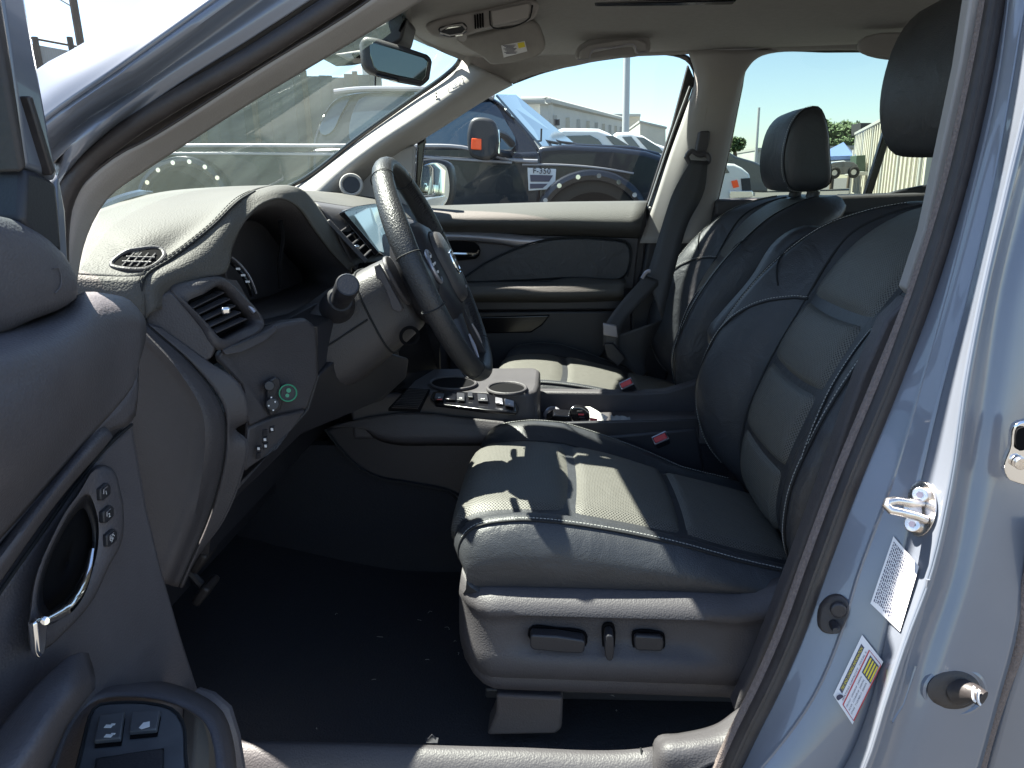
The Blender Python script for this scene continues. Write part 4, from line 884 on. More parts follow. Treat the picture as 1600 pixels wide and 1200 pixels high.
# kick panel with small switches
slab('switch_panel', [(386, 668, .955), (432, 652, 1.0), (478, 642, 1.06), (455, 672, 1.04), (430, 700, 1.0), (402, 718, .98), (382, 740, .95)], 'plastic', DB, 1.0, (-.015, .03, 0), .005)
for i, (x, y) in enumerate(((404, 702), (414, 688), (415, 698), (425, 672), (404, 713), (414, 677))):
    b = part('panel_switch', g_prism(pts([(x-5, y+4), (x-4, y-6), (x+4, y-8), (x+4, y+1)], .965), (.002, -.004, 0)), 'dark', DB, .001)
    if i in (0, 1, 2, 3): part('switch_mark', g_box(P(x, y-1, .959), (.0035, .0006, .004)), 'white_ink', b)
# knee bolster and steering column cover
slab('knee_bolster', [(480, 640, 1.1), (498, 585, 1.11), (520, 560, 1.16), (600, 548, 1.25), (640, 560, 1.35), (636, 590, 1.35), (600, 625, 1.3), (540, 648, 1.25), (470, 680, 1.12), (400, 745, 1.05), (350, 800, .98), (340, 790, .98), (432, 700, 1.04)], 'dark', DB, 1.2, (-.05, .05, -.01), .012)
part('tunnel_side', g_box((-.28, 1.525, .57), (1.48, .03, .33)), 'carpet', CAR)
slab('column_gap_panel', [(408, 508, 1.05), (450, 498, 1.12), (520, 462, 1.2), (560, 446, 1.3), (600, 450, 1.35), (625, 560, 1.35), (520, 600, 1.2), (497, 592, 1.12), (492, 514, 1.1)], 'dark', DB, 1.2, (-.02, .05, 0), .004)
part('dash_sun_block', g_prism([(-1.0, .93, .62), (-.66, .93, .62), (-.60, .93, .95), (-.74, .93, 1.20), (-1.0, .93, 1.2)], (0, 1.36, 0)), 'dark', DB, smooth=False)  # unseen blocks, added to stop sun passing through the hollow dash
part('dash_sun_block', g_prism([(-.70, 1.0, .74), (-.56, 1.0, .74), (-.50, 1.0, .98), (-.62, 1.0, 1.0)], (0, 1.25, 0)), 'dark', DB, smooth=False)
part('cowl_edge', g_tube(pts([(140, 338, 1.16), (165, 322, 1.25), (200, 308, 1.36), (238, 300, 1.5)], n=12), [.004, .006]+[.009]*8+[.005, .002], 8), 'black', DB)
# ---- far half of the dash
loft('dash_far_top', [[(430, 296, 1.95), (500, 300, 2.1), (600, 312, 2.25), (660, 325, 2.3)], [(455, 300, 1.6), (520, 312, 1.8), (600, 322, 2.05), (648, 332, 2.25)], [(488, 316, 1.45), (530, 322, 1.55), (585, 330, 1.75), (652, 346, 2.2)]], 'dash', DB, 30, 6, .004)
loft('dash_far_face', [[(488, 316, 1.45), (530, 322, 1.55), (585, 330, 1.75), (652, 346, 2.2)], [(500, 325, 1.44), (540, 330, 1.53), (595, 340, 1.74), (655, 358, 2.19)], [(560, 430, 1.47), (600, 440, 1.56), (640, 445, 1.75), (662, 450, 2.19)], [(590, 470, 1.5), (620, 480, 1.6), (650, 490, 1.8), (662, 474, 2.2)], [(590, 620, 1.55), (620, 620, 1.7), (650, 600, 1.9), (660, 585, 2.2)]], 'plastic', DB, 30, 6, .004)
slab('centre_vent', [(512, 347, 1.44), (531, 337, 1.49), (586, 396, 1.50), (570, 409, 1.45)], 'cavity', DB, 1.45, (-.004, .006, 0), .001)
for k in range(6):
    t = (k+.5)/6; part('vent_slat', g_tube([P(514+57*t, 350+58*t, 1.437), P(531+53*t, 340+55*t, 1.483)], .0024, 6), 'plastic', DB)
part('vent_knob', g_box(P(556, 386, 1.45), (.010, .022, .010), Matrix.Rotation(.5, 3, 'Z')), 'chrome', DB, .003)
slab('vent_trim', [(528, 333, 1.48), (536, 330, 1.49), (592, 395, 1.50), (585, 400, 1.49)], 'black', DB, 1.48, (.004, -.008, 0), .002)
slab('vent_trim', [(508, 346, 1.43), (514, 342, 1.435), (574, 406, 1.445), (568, 411, 1.44)], 'plastic', DB, 1.48, (.004, -.006, 0), .002)
slab('screen_bezel', [(536, 330, 1.49), (560, 322, 1.56), (588, 318, 1.72), (614, 400, 1.74), (600, 400, 1.6), (593, 396, 1.50)], 'black', DB, 1.5, (-.01, .01, 0), .002)
slab('touch_screen', [(553, 336, 1.50), (574, 325, 1.60), (588, 323, 1.68), (612, 394, 1.69), (598, 394, 1.6), (592, 392, 1.52)], 'screen', DB, 1.5, (.003, -.006, 0), .001)
slab('centre_stack', [(575, 412, 1.46), (640, 400, 1.7), (690, 470, 1.74), (690, 600, 1.74), (640, 620, 1.5), (600, 600, 1.48), (580, 500, 1.46)], 'black', DB, 1.5, (-.05, .03, 0), .01)
# ================================================================== STEERING
ST = sub('steering_wheel')
WC = Vector((-.206, 1.25, 1.158)); AX = Vector((.92, .045, .39)).normalized()
WU = (Vector((0, 0, 1))-AX*AX.z).normalized(); WS = WU.cross(AX)   # WS: towards +Y or -Y
if WS.y < 0: WS = -WS
def wp(a, b, c=0): return WC+WS*a+WU*b+AX*c       # a lateral (+ far), b up in the wheel plane, c towards the driver
RW = .198
rimp = []
for i in range(96):
    t = 2*math.pi*i/96; rimp.append(wp(RW*1.0*math.sin(t), RW*.985*math.cos(t)))
rows = []
for i, p in enumerate(rimp):
    t = 2*math.pi*i/96; e = (p-WC).normalized(); q = []
    th = 1+.12*math.exp(-((math.cos(t)-.45)/.25)**2)
    for j in range(14):
        s = 2*math.pi*j/14; q.append(p+e*math.cos(s)*.0145*th+AX*math.sin(s)*.0175*th)
    rows.append(q)
surf('wheel_rim', rows, 'wheel', ST, cu=True, cv=True)
# inner lacing and joint seams
for t0, t1 in ((.55, 1.25), (1.75, 2.55), (3.73, 4.5), (5.0, 5.75)):
    gs = []
    for k in range(int((t1-t0)/.032)):
        t = t0+k*.032; e = WS*math.sin(t)+WU*math.cos(t)*.985; e2 = WS*math.sin(t+.02)+WU*math.cos(t+.02)*.985
        gs.append(g_tube([WC+e*(RW-.0145)+AX*.010, WC+e2*(RW-.0155)+AX*.002], .0012, 5)); gs.append(g_tube([WC+e*(RW-.0145)+AX*.010, WC+e*(RW-.0118)+AX*.014], .001, 5))
    part('rim_lacing', gs, 'dark', ST, kind='stuff')
    for t in (t0-.03, t1+.03):
        e = WS*math.sin(t)+WU*math.cos(t)*.985
        part('rim_seam', g_tube([WC+e*RW+e*math.cos(s)*.0162+AX*math.sin(s)*.0196 for s in [2*math.pi*k/16 for k in range(16)]], .0009, 5, True), 'groove', ST)
# hub
def hub(rows_):
    return [[wp(a*sx, b*sy+oy, c) for a, b in HB] for sx, sy, oy, c in rows_]
HB = cr([(1.1*a, 1.1*b) for a, b in ((-.080, .045), (-.045, .078), (0, .086), (.045, .078), (.080, .045), (.088, 0), (.070, -.05), (.035, -.085), (0, -.092), (-.035, -.085), (-.070, -.05), (-.088, 0))], 48, True)
V, F = g_grid(hub([(.72, .72, 0, -.055), (.95, .95, 0, -.04), (1.0, 1.0, 0, -.015), (.96, .96, 0, .004), (.80, .80, 0, .016), (.45, .45, 0, .022), (.1, .1, 0, .024)]), False, True, True)
link('hub_cover', mesh(V, F, True, 60), ST, 'dark')
AB = cr([(-.052, .042), (-.03, .060), (0, .064), (.03, .060), (.052, .042), (.050, -.01), (.034, -.055), (0, -.066), (-.034, -.055), (-.050, -.01)], 40, True)
V, F = g_grid([[wp(a*k, b*k, c) for a, b in AB] for k, c in ((1.03, .008), (1.0, .024), (.93, .031), (.6, .035), (.1, .036))], False, True, True)
link('airbag_cover', mesh(V, F, True, 60), ST, 'column')
part('airbag_gap', g_tube([wp(a*1.02, b*1.02, .018) for a, b in AB], .0018, 6, True), 'groove', ST)
em = part('emblem', g_tube([wp(a, b, .036) for a, b in cr([(-.020, .020), (0, .022), (.020, .020), (.018, -.014), (0, -.019), (-.018, -.014)], 36, True)], .0018, 6, True), 'chrome', ST)
part('emblem_letter', [g_tube([wp(s*.0105, .017, .037), wp(s*.0075, .002, .037), wp(s*.0095, -.013, .037)], .0017, 6) for s in (-1, 1)]+[g_tube([wp(-.008, .002, .037), wp(.008, .002, .037)], .0017, 6)], 'chrome', em, kind='stuff')
text('airbag_lettering', 'AIRBAG', wp(0, -.045, .0362), -WS if WS.cross(WU).dot(AX) < 0 else WS, WU, .006, 'satin', ST)
for sg in (-1, 1):
    # spokes
    V, F = g_grid([[wp(sg*a, b+dy*h, c+dc*.010) for dy, dc in ((-1, -.6), (-1, .4), (-.7, 1), (0, 1.2), (.7, 1), (1, .4), (1, -.6), (0, -1))] for a, b, h, c in ((.06, .012, .040, .000), (.10, .010, .036, -.002), (.15, .004, .028, -.002), (.176, .0, .026, 0), (.190, .0, .030, 0))], False, True, True)
    link('wheel_spoke', mesh(V, F, True, 60), ST, 'dark')
    part('lower_spoke', g_tube([wp(sg*.030, -.07, .0), wp(sg*.045, -.12, -.002), wp(sg*.060, -.184, 0)], [.018, .015, .014], 10, False, .6), 'dark', ST)
    pod = part('spoke_control', g_tube([wp(sg*.090+.022*math.cos(t)*1.0, .014+.027*math.sin(t), .012) for t in [2*math.pi*k/24 for k in range(24)]], .0035, 8, True), 'satin', ST)
    part('control_pad', g_prism([wp(sg*.090+.021*math.cos(t), .014+.026*math.sin(t), .006) for t in [2*math.pi*k/24 for k in range(24)]], AX*.008), 'black', pod, .001)
    for (a, b) in ((0, .017), (0, -.010), (-.011, .004), (.011, .004)):
        part('control_mark', g_box(wp(sg*.090+a, .014+b, .0148), (.002, .006, .004)), 'white_ink', pod)
    part('spoke_glint', g_tube([wp(sg*.046, -.118, .010), wp(sg*.052, -.140, .010), wp(sg*.058, -.160, .009)], [.002, .0035, .002], 8), 'satin', ST)  # small silver piece stands in for a glint on the lower spoke
    # paddles
    part('shift_paddle', g_prism([wp(sg*a, b, -.045) for a, b in cr([(.085, .050), (.120, .062), (.140, .050), (.138, .010), (.118, -.022), (.096, -.020), (.088, .01)], 26, True)], AX*-.007), 'plastic', ST, .002)
# ---- column
CL = sub('steering_column')
def colsec(c, w, h, up=0, n=28, pw=3.2):
    o = []
    for i in range(n):
        t = 2*math.pi*i/n; cx, sx = math.cos(t), math.sin(t)
        o.append(wp(w*math.copysign(abs(cx)**(2/pw), cx), up+h*math.copysign(abs(sx)**(2/pw), sx), c))
    return o
V, F = g_grid([colsec(-.055, .055, .055, -.005), colsec(-.065, .068, .068, -.010), colsec(-.10, .074, .074, -.016), colsec(-.15, .080, .080, -.024), colsec(-.20, .088, .084, -.034), colsec(-.26, .09, .08, -.04)], False, True, True)
link('column_cover', mesh(V, F, True, 60), CL, 'column')
part('column_gap', g_tube(colsec(-.125, .0785, .0785, -.020), .0018, 6, True), 'groove', CL)
part('column_seam', g_tube([wp(-.0795+.0, -.02, -.13), wp(-.089, -.03, -.2), wp(-.0915, -.035, -.255)], .0016, 6), 'groove', CL)
sb = P(528, 478, 1.165); se = P(543, 446, 1.055)
part('stalk_boot', g_tube([sb.lerp(se, -.25), sb, sb.lerp(se, .25), sb.lerp(se, .32)], [.030, .029, .024, .019], 20), 'dark', CL)
sk = part('light_stalk', g_tube([sb.lerp(se, .1), sb.lerp(se, .62), sb.lerp(se, .64), sb.lerp(se, .66), sb.lerp(se, 1.0), sb.lerp(se, 1.03)], [.0150, .0165, .0150, .0180, .0185, .0165], 20), 'dark', CL)
part('stalk_end', disc(sb.lerp(se, 1.035), se-sb, .0145, .003), 'plastic', sk)
part('ignition_bezel', g_tube(ring(P(640, 525, 1.17), (.4, -1, -.1), .015), .003, 8, True), 'cavity', CL)
slab('near_paddle', [(584, 416), (592, 412), (600, 426), (612, 450), (622, 468), (630, 483), (625, 489), (612, 484), (604, 458), (594, 438), (588, 436)], 'plastic', CL, 1.10, (0, .008, 0), .002)
# pedals
for nm, cx, cy, w in (('brake_pedal', 322, 922, .050), ('accelerator_pedal', 318, 872, .045)):
    c = P(cx, cy, 1.10); r = Matrix.Rotation(-.9, 3, 'Y')
    p_ = part(nm, g_box(c, (.045, w, .016), r), 'rubber', CAR, .006)
    for k in range(3): part('pedal_rib', g_box(c+r @ Vector((-.012+.012*k, 0, .009)), (.003, w*.8, .003), r), 'dark', p_, .001)
    part('pedal_arm', g_tube([c, c+Vector((-.08, 0, .12)), c+Vector((-.12, 0, .30))], .008, 8), 'dark', p_)
# ================================================================== THE OPEN DRIVER DOOR
DR = sub('driver_door')
DXX = -.48
def D(px, py, off=0.0): return PX(px, py, DXX+off)
def dslab(name, l, m, off, th, b=.004, sm=0, **k):
    q = cr([(x, y) for x, y in l], sm, True) if sm else l
    return part(name, g_prism([D(x, y, off) for x, y in q], (-th, 0, 0)), m, DR, b, **k)
def dtube(name, l, r, m, off=0.0, n=30, **k):
    q = cr([(p[0], p[1], p[2] if len(p) > 2 else off) for p in l], n)
    return part(name, g_tube([D(*p) for p in q], r, 10, **k), m, DR)
# window frame
dslab('window_frame', [(-60, -200), (15, -200), (42, 0), (62, 113), (80, 215), (92, 270), (88, 285), (60, 268), (40, 262), (10, 60), (-8, -60), (-40, -200)], 'paint', .012, .05, .006)
dslab('window_frame_rubber', [(-60, -200), (-30, -200), (5, 0), (16, 70), (44, 262), (36, 270), (10, 130), (-10, 20)], 'rubber', .018, .05, .004)
dslab('frame_lip', [(44, 150), (52, 150), (88, 268), (82, 275)], 'rubber', .020, .01, .002)
dslab('mirror_corner_block', [(38, 262), (60, 268), (90, 285), (94, 320), (100, 400), (60, 380), (34, 345)], 'dark', .014, .05, .006)
dslab('door_edge_paint', [(86, 284), (93, 270), (104, 330), (108, 405), (100, 425), (90, 395)], 'paint', .004, .04, .004)
part('door_window', g_prism([D(-400, -200, -.02), D(-20, -200, -.02), D(36, 262, -.02), D(40, 350, -.02), D(-400, 330, -.02)], (-.004, 0, 0)), 'sglass', DR, smooth=False)
# panel body
body = [(-900, 520), (0, 520), (60, 500), (104, 482), (126, 462), (165, 462), (200, 470), (220, 492), (224, 520), (210, 600), (206, 660), (228, 790), (250, 880), (280, 985), (312, 1085), (330, 1150), (352, 1290), (-900, 1290)]
dslab('door_shell', [(x+4, y+6) for x, y in body], 'door', -.012, .06, .006)
# moulded upper shelf that rolls over
la = [(-300, 560, -.01), (0, 515, -.01), (60, 498, -.01), (104, 478, -.01), (128, 460, -.01), (165, 461, -.01), (200, 470, -.01), (220, 492, -.01)]
lb_ = [(-300, 580, .04), (0, 535, .038), (70, 520, .036), (115, 500, .030), (140, 480, .022), (170, 477, .012), (200, 484, .010), (224, 500, .004)]
lc = [(-300, 640, .075), (0, 610, .072), (70, 585, .064), (115, 560, .054), (150, 545, .042), (175, 530, .028), (205, 520, .014), (226, 514, .004)]
ld = [(-300, 760, .07), (0, 730, .066), (60, 690, .058), (100, 650, .046), (150, 610, .034), (180, 580, .02), (208, 550, .012), (225, 528, .003)]
le = [(-300, 950, .02), (-60, 900, .02), (0, 838, .018), (80, 748, .015), (150, 668, .012), (176, 640, .010), (206, 600, .006), (214, 570, .0)]
loft('upper_roll', [la, lb_, lc, ld, le], 'door', DR, 40, 7, .004, fn=D)
lf = [(-300, 960, .004), (-60, 915, .004), (0, 850, .004), (80, 760, .004), (150, 684, .004), (176, 670, .003), (204, 660, .002), (214, 600, -.002)]
loft('upper_roll_underside', [le, lf], 'door', DR, 30, 3, .004, fn=D)
# padded belt block, darkest piece under the glass
bq = cr([(-260, 560), (-260, 330), (0, 338), (25, 345), (70, 368), (100, 398), (116, 425), (123, 452), (122, 462), (100, 480), (50, 500), (0, 522)], 60, True)
bl = [[D(x, y, -.03) for x, y in bq], [D(x, y, .010) for x, y in bq], [D(20+(x-20)*.97, 430+(y-430)*.93, .020) for x, y in bq], [D(20+(x-20)*.85, 430+(y-430)*.7, .026) for x, y in bq], [D(20+(x-20)*.3, 430+(y-430)*.2, .027) for x, y in bq]]
V, F = g_grid(bl, False, True, True); link('belt_block', mesh(V, F, True, 60), DR, 'door')
dtube('block_mark', [(83, 420), (90, 418), (96, 440), (92, 452), (86, 458)], .0006, 'door', .0275, 14)
# raised rib that runs up to the corner, and the lower card
loft('door_rib', [[(-60, 925, .010), (0, 855, .012), (60, 778, .013), (110, 718, .013), (148, 676, .012), (162, 668, .010)], [(-60, 945, .026), (0, 875, .028), (60, 798, .028), (110, 735, .026), (152, 690, .022), (170, 675, .014)], [(-60, 985, .012), (0, 905, .012), (60, 820, .012), (110, 756, .012), (160, 700, .010), (174, 682, .006)]], 'door', DR, 30, 6, .003, fn=D)
dtube('card_seam', [(-60, 1010), (0, 925), (60, 840), (120, 756), (170, 695), (206, 663)], .0018, 'groove', .002)
dslab('lower_card', [(-900, 1000), (-60, 1000), (0, 928), (60, 845), (120, 762), (170, 700), (206, 668), (228, 790), (250, 880), (280, 985), (308, 1080), (290, 1120), (120, 1290), (-900, 1290)], 'door', .000, .012, .004)
# handle bowl
bz = cr([(150, 732), (172, 736), (186, 775), (190, 805), (186, 850), (170, 880), (140, 940), (100, 985), (70, 1010), (52, 1012), (50, 940), (60, 890), (90, 830), (130, 760)], 60, True)
hb = cr([(136, 772), (150, 800), (154, 830), (150, 870), (128, 930), (96, 965), (72, 975), (58, 955), (62, 900), (86, 840), (112, 795)], 60, True)
def sc_(l, k, o, cx=105, cy=880): return [D(cx+(x-cx)*k, cy+(y-cy)*k, o) for x, y in l]
surf('handle_bezel', [sc_(bz, 1.03, .001), sc_(bz, 1.01, .014), sc_(bz, .985, .020), sc_(hb, 1.10, .020), sc_(hb, 1.02, .0185), sc_(hb, .98, .014)], 'door', DR, .001, cv=True)
surf('handle_bowl', [sc_(hb, .985, .0145), sc_(hb, .93, .008), sc_(hb, .80, .005)], 'dark', DR, .001, cv=True)
surf('bowl_floor', [sc_(hb, .82, .0052), sc_(hb, .4, .0042), sc_(hb, .05, .004)], 'cavity', DR, .0005, cv=True)  # near-black floor paints in the shade deep in the bowl
dtube('door_handle', [(144, 858, .018), (136, 895, .023), (121, 928, .028), (100, 952, .032), (80, 964, .034), (68, 970, .035)], [.0025+.0060*(i/22)**1.2 if i < 22 else .0085-.0004*(i-22) for i in range(30)], 'chrome', flat=.7)
part('lever_tip', g_prism([D(x, y, .036) for x, y in ((55, 972), (66, 964), (78, 968), (76, 984), (74, 1006), (70, 1024), (64, 1029), (60, 1018), (58, 995))], (-.008, 0, 0)), 'chrome', DR, .003)
# seat memory buttons
for (x, y, t) in ((165, 768, '1'), (170, 803, '2'), (175, 840, '')):
    b = dslab('memory_button', [(x-7, y+14), (x-8, y-4), (x+4, y-14), (x+9, y-10), (x+9, y+4), (x-2, y+14)], 'dark', .025, .006, .0015)
    part('button_mark', g_tube([D(x-3, y+4, .0256), D(x-3, y-3, .0256), D(x+3, y-8, .0256)], .0005, 5), 'satin', b)
    if t: text('button_number', t, D(x+1, y+2, .0257), (0, 1, 0), UP, .006, 'white_ink', b, .0001)
    else: text('button_lettering', 'SET', D(x+1, y, .0257), D(x+5, y-8, 0)-D(x-2, y+8, 0), (0, -.5, 1), .006, 'white_ink', b, .0001)
# armrest with window switches
AZ = .80
def A(x, y, dz=0.0): return PZ(x, y, AZ+dz)
aq = [(112, 1110), (128, 1092), (150, 1080), (200, 1076), (255, 1082), (300, 1098), (332, 1122), (346, 1160), (352, 1210), (356, 1300), (60, 1300), (80, 1180)]
aqs = cr(aq, 60, True)
cx0, cy0 = 215, 1200
rows = []
for s, dz in ((1.12, -.07), (1.05, -.035), (1.02, -.012), (.99, -.003), (.95, 0), (.90, 0)):
    rows.append([A(cx0+(x-cx0)*s, cy0+(y-cy0)*s, dz) for x, y in aqs])
surf('armrest', rows, 'door', DR, .003, cv=True)
iq = cr([(120, 1300), (132, 1150), (150, 1104), (180, 1098), (240, 1100), (272, 1110), (286, 1130), (290, 1180), (294, 1300)], 50, True)
part('switch_plate', g_prism([A(x, y, .001) for x, y in iq], (0, 0, -.02)), 'plate', DR, .003)
part('plate_gap', g_tube([A(x, y, .001) for x, y in iq], .0016, 6, True), 'groove', DR)
for (q, nm) in (([(156, 1127), (196, 1120), (190, 1162), (148, 1166)], 'c'), ([(207, 1121), (252, 1117), (246, 1148), (203, 1152)], 'w')):
    part('switch_well', g_prism([A(x+(2 if x > 180 else -2)*0, y+3, .0018) for x, y in q], (0, 0, .0006)), 'cavity', DR)
    b = part('window_switch', g_prism([A(x, y-2, .0022) for x, y in q], (0, 0, .0055)), 'plate', DR, .0015)
    xm = sum(p[0] for p in q)/4; ym = sum(p[1] for p in q)/4
    if nm == 'c':
        for yy in (-9, 6): part('switch_symbol', [g_box(A(xm-3, ym+yy, .0082), (.007, .004, .0004)), g_box(A(xm+4, ym+yy-3, .0082), (.004, .002, .0004))], 'white_ink', b, kind='stuff')
    else:
        part('switch_symbol', g_prism([A(xm-10, ym+3, .0079), A(xm-3, ym-5, .0079), A(xm+7, ym-7, .0079), A(xm+7, ym+1, .0079), A(xm-6, ym+5, .0079)], (0, 0, .0004)), 'white_ink', b)
for q in ([(150, 1186), (256, 1170), (256, 1230), (146, 1240)],):
    part('switch_well', g_prism([A(x, y, .002) for x, y in q], (0, 0, .0008)), 'cavity', DR)
    part('window_switch', g_prism([A(x, y+5, .003) for x, y in q], (0, 0, .005)), 'dark', DR, .002)
loft('pull_handle', [[(-120, 1290, .02), (0, 1140, .03), (70, 1060, .035), (120, 1022, .03), (136, 1022, .02)], [(-90, 1310, .06), (20, 1165, .07), (80, 1090, .07), (122, 1050, .06), (142, 1040, .03)], [(-40, 1330, .07), (50, 1200, .08), (95, 1120, .075), (128, 1080, .06), (146, 1060, .03)], [(0, 1340, .03), (70, 1210, .035), (105, 1130, .03), (130, 1095, .02), (146, 1075, .01)]], 'door', DR, 30, 6, .003, fn=D)
# door front edge hardware, tray lip beyond the armrest
part('door_pocket_edge', g_tube([D(308, 1085, .02), D(330, 1092, .04), D(352, 1110, .06), D(364, 1150, .07), D(372, 1200, .07), D(380, 1290, .06)], .009, 8), 'door', DR)
part('pocket_gap', g_tube([D(304, 1096, .03), D(330, 1108, .05), D(346, 1140, .06), D(354, 1200, .06), D(358, 1290, .055)], .004, 8), 'cavity', DR)
part('door_pocket', g_prism([D(308, 1085, .018), D(330, 1096, .035), D(350, 1130, .055), D(366, 1200, .066), D(374, 1300, .06), D(300, 1300, .03)], (-.02, 0, 0)), 'dark', DR, .004)
# ================================================================== JAMB HARDWARE
def J(x, y, lift=0.0):
    """point on the jamb surface (outer/front face) at a pixel, lifted towards outside"""
    # interpolate depth from the lofted columns at this height
    def at(c, y):
        for a, b in zip(c, c[1:]):
            if a[1] <= y <= b[1]:
                t = (y-a[1])/(b[1]-a[1]); return (a[0]+(b[0]-a[0])*t, a[2]+(b[2]-a[2])*t)
        return (c[-1][0], c[-1][2])
    cols = [at(c, y) for c in (J0, J1, J2, J3, J4, J5)]
    for (x0, y0), (x1, y1) in zip(cols, cols[1:]):
        if x0 <= x <= x1: return P(x, y, y0+(y1-y0)*(x-x0)/(x1-x0)-lift)
    return P(x, y, cols[-1][1]-lift)
SK = sub('door_striker')
sp = cr([(1418, 778), (1424, 760), (1436, 752), (1450, 756), (1461, 775), (1463, 800), (1456, 822), (1444, 836), (1430, 838), (1421, 828), (1418, 815), (1426, 800)], 30, True)
part('striker_plate', g_prism([J(x, y, .004) for x, y in sp], (.004, .006, 0)), 'zinc', SK, .001)
for (x, y) in ((1437, 773), (1425, 819)):
    b = part('striker_bolt', disc(J(x, y, .012), J(x, y, .03)-J(x, y, 0)+Vector((-.01, 0, .002)), .0085, .008, 20), 'zinc', SK, .001)
    part('bolt_recess', disc(J(x, y, .0128), J(x, y, .03)-J(x, y, 0)+Vector((-.01, 0, .002)), .0038, .002, 6), 'ink', b)
part('striker_loop', g_tube([J(1440, 786, .006), J(1425, 786, .022), J(1400, 782, .036), J(1388, 784, .042), J(1385, 790, .044), J(1392, 797, .043), J(1406, 800, .037), J(1430, 806, .022), J(1446, 812, .006)], .0048, 10), 'zinc', SK)
part('striker_web', g_prism([J(1440, 787, .008), J(1412, 785, .028), J(1412, 797, .030), J(1442, 808, .008)], (0, .003, 0)), 'zinc', SK, .001)
# certification label
def jq(c, lift=.005):
    def f(u, v):
        (ax, ay), (bx, by), (cx_, cy_), (dx, dy) = c
        return J(ax*(1-u)*(1-v)+bx*u*(1-v)+cx_*u*v+dx*(1-u)*v, ay*(1-u)*(1-v)+by*u*(1-v)+cy_*u*v+dy*(1-u)*v, lift)
    return f
def sheet(f, n=8, up=0): return g_grid([[f(i/n, j/n)+Vector((0, -up, 0)) for j in range(n+1)] for i in range(n+1)])
def text_on(name, s_, f, u, v0, v1, hu, m, parent, up=.0008):
    """letters laid along v (top to bottom is v1 -> v0), height hu in u"""
    o = text(name, s_, (0, 0, 0), (1, 0, 0), (0, 1, 0), 1.0, m, parent, 0, 'LEFT')
    xs = [v.co.x for v in o.data.vertices]; w = max(xs)
    for v in o.data.vertices: v.co = f(u-v.co.y*hu, v1+(v0-v1)*v.co.x/w)+Vector((0, -up, 0))
    return o
f = jq(((1396, 838), (1436, 885), (1406, 987), (1360, 943)))
LB = sub('certification_label')
def fl(u0, u1, v0, v1, up=.0004):
    return g_prism([f(u0, v0)+Vector((0, -up, 0)), f(u1, v0)+Vector((0, -up, 0)), f(u1, v1)+Vector((0, -up, 0)), f(u0, v1)+Vector((0, -up, 0))], (0, .0003, 0))
part('label_sheet', sheet(f), 'label', LB)
random.seed(3)
ln = []
for i in range(11):
    u = .06+.055*i; v = .05
    while v < .93:
        w = random.uniform(.012, .05); ln.append(fl(u, u+.028, v, min(.95, v+w))); v += w+.014
part('label_lettering', ln, 'ink', LB, kind='stuff')
bc_ = []; v = .10
while v < .92: w = random.choice((.006, .010, .016)); bc_.append(fl(.74, .93, v, v+w)); v += w+.009
part('label_barcode', bc_, 'ink', LB, kind='stuff')
# tyre placard
f = jq(((1347, 992), (1380, 1034), (1332, 1132), (1302, 1086)))
TP = sub('tyre_placard')
part('label_sheet', sheet(f), 'label', TP)
part('yellow_band', fl(.10, .24, .10, .86, .0003), 'ink', TP)
text_on('placard_title', 'TIRE AND LOADING INFORMATION', f, .17, .13, .83, .13, 'yellow', TP)
part('placard_frame', g_tube([f(u, v)+Vector((0, -.0006, 0)) for u, v in ((.42, .06), (.97, .06), (.97, .95), (.42, .95))], .0007, 5, True), 'red', TP)
part('warning_block', fl(.52, .93, .10, .38, .0005), 'ink', TP)
part('warning_bands', [fl(.56+.10*i, .61+.10*i, .12, .36, .0009) for i in range(4)], 'yellow', TP, kind='stuff')
for t, u in (('SEATING CAPACITY  TOTAL 5', .34), ('FRONT  235/60R18  240KPA', .56), ('REAR  235/60R18  240KPA', .68), ('SPARE  T165/90D17  420KPA', .80)):
    text_on('placard_lettering', t, f, u, .42 if u > .5 else .12, .92, .075, 'ink', TP)
part('placard_disc', disc(f(.22, .925)+Vector((0, -.0012, 0)), (0, -1, 0), .0042, .0003, 20), 'ink', TP)
# courtesy light switch
CS = sub('door_light_switch')
q = cr([(1279, 975), (1283, 950), (1297, 935), (1314, 932), (1325, 940), (1328, 955), (1322, 975), (1312, 990), (1295, 992), (1282, 986)], 30, True)
part('switch_base', g_prism([J(x, y, .006) for x, y in q], (0, .008, 0)), 'rubber', CS, .003)
part('switch_cap', disc(J(1311, 955, .012), (-.15, -1, .1), .0092, .008, 20), 'dark', CS, .002)
part('switch_plunger', g_tube([J(1303, 975, .004), J(1305, 981, .014), J(1306, 986, .022)], [.006, .0055, .0035], 12), 'dark', CS)
# large rubber plug with wiring boot, rear latch
PB = sub('wiring_grommet')
c = J(1488, 1080, .004)
ge = lambda rx, ry, l, n=36: [J(1490+rx*math.cos(2*math.pi*k/n), 1078+ry*math.sin(2*math.pi*k/n), l) for k in range(n)]
part('grommet_rim', g_tube(ge(47, 36, .003), .004, 8, True), 'paint', PB)
V, F = g_grid([ge(43, 32, .002), ge(41, 30, .008), ge(30, 22, .010), ge(4, 3, .009)], False, True, True)
link('grommet_disc', mesh(V, F, True, 60), PB, 'rubber')
part('wiring_boot', g_tube([J(1496, 1080, .006), J(1512, 1080, .016), J(1524, 1084, .024), J(1536, 1092, .030)], [.016, .012, .010, .009], 16), 'rubber', PB)
for k in range(2): part('boot_band', g_tube([J(1524+8*k+4*math.cos(t), 1084+5*k+12*math.sin(t), .034) for t in [math.pi*.5+math.pi*.9*j/8 for j in range(9)]], .0014, 6), 'label', PB)
LT = sub('rear_door_latch')
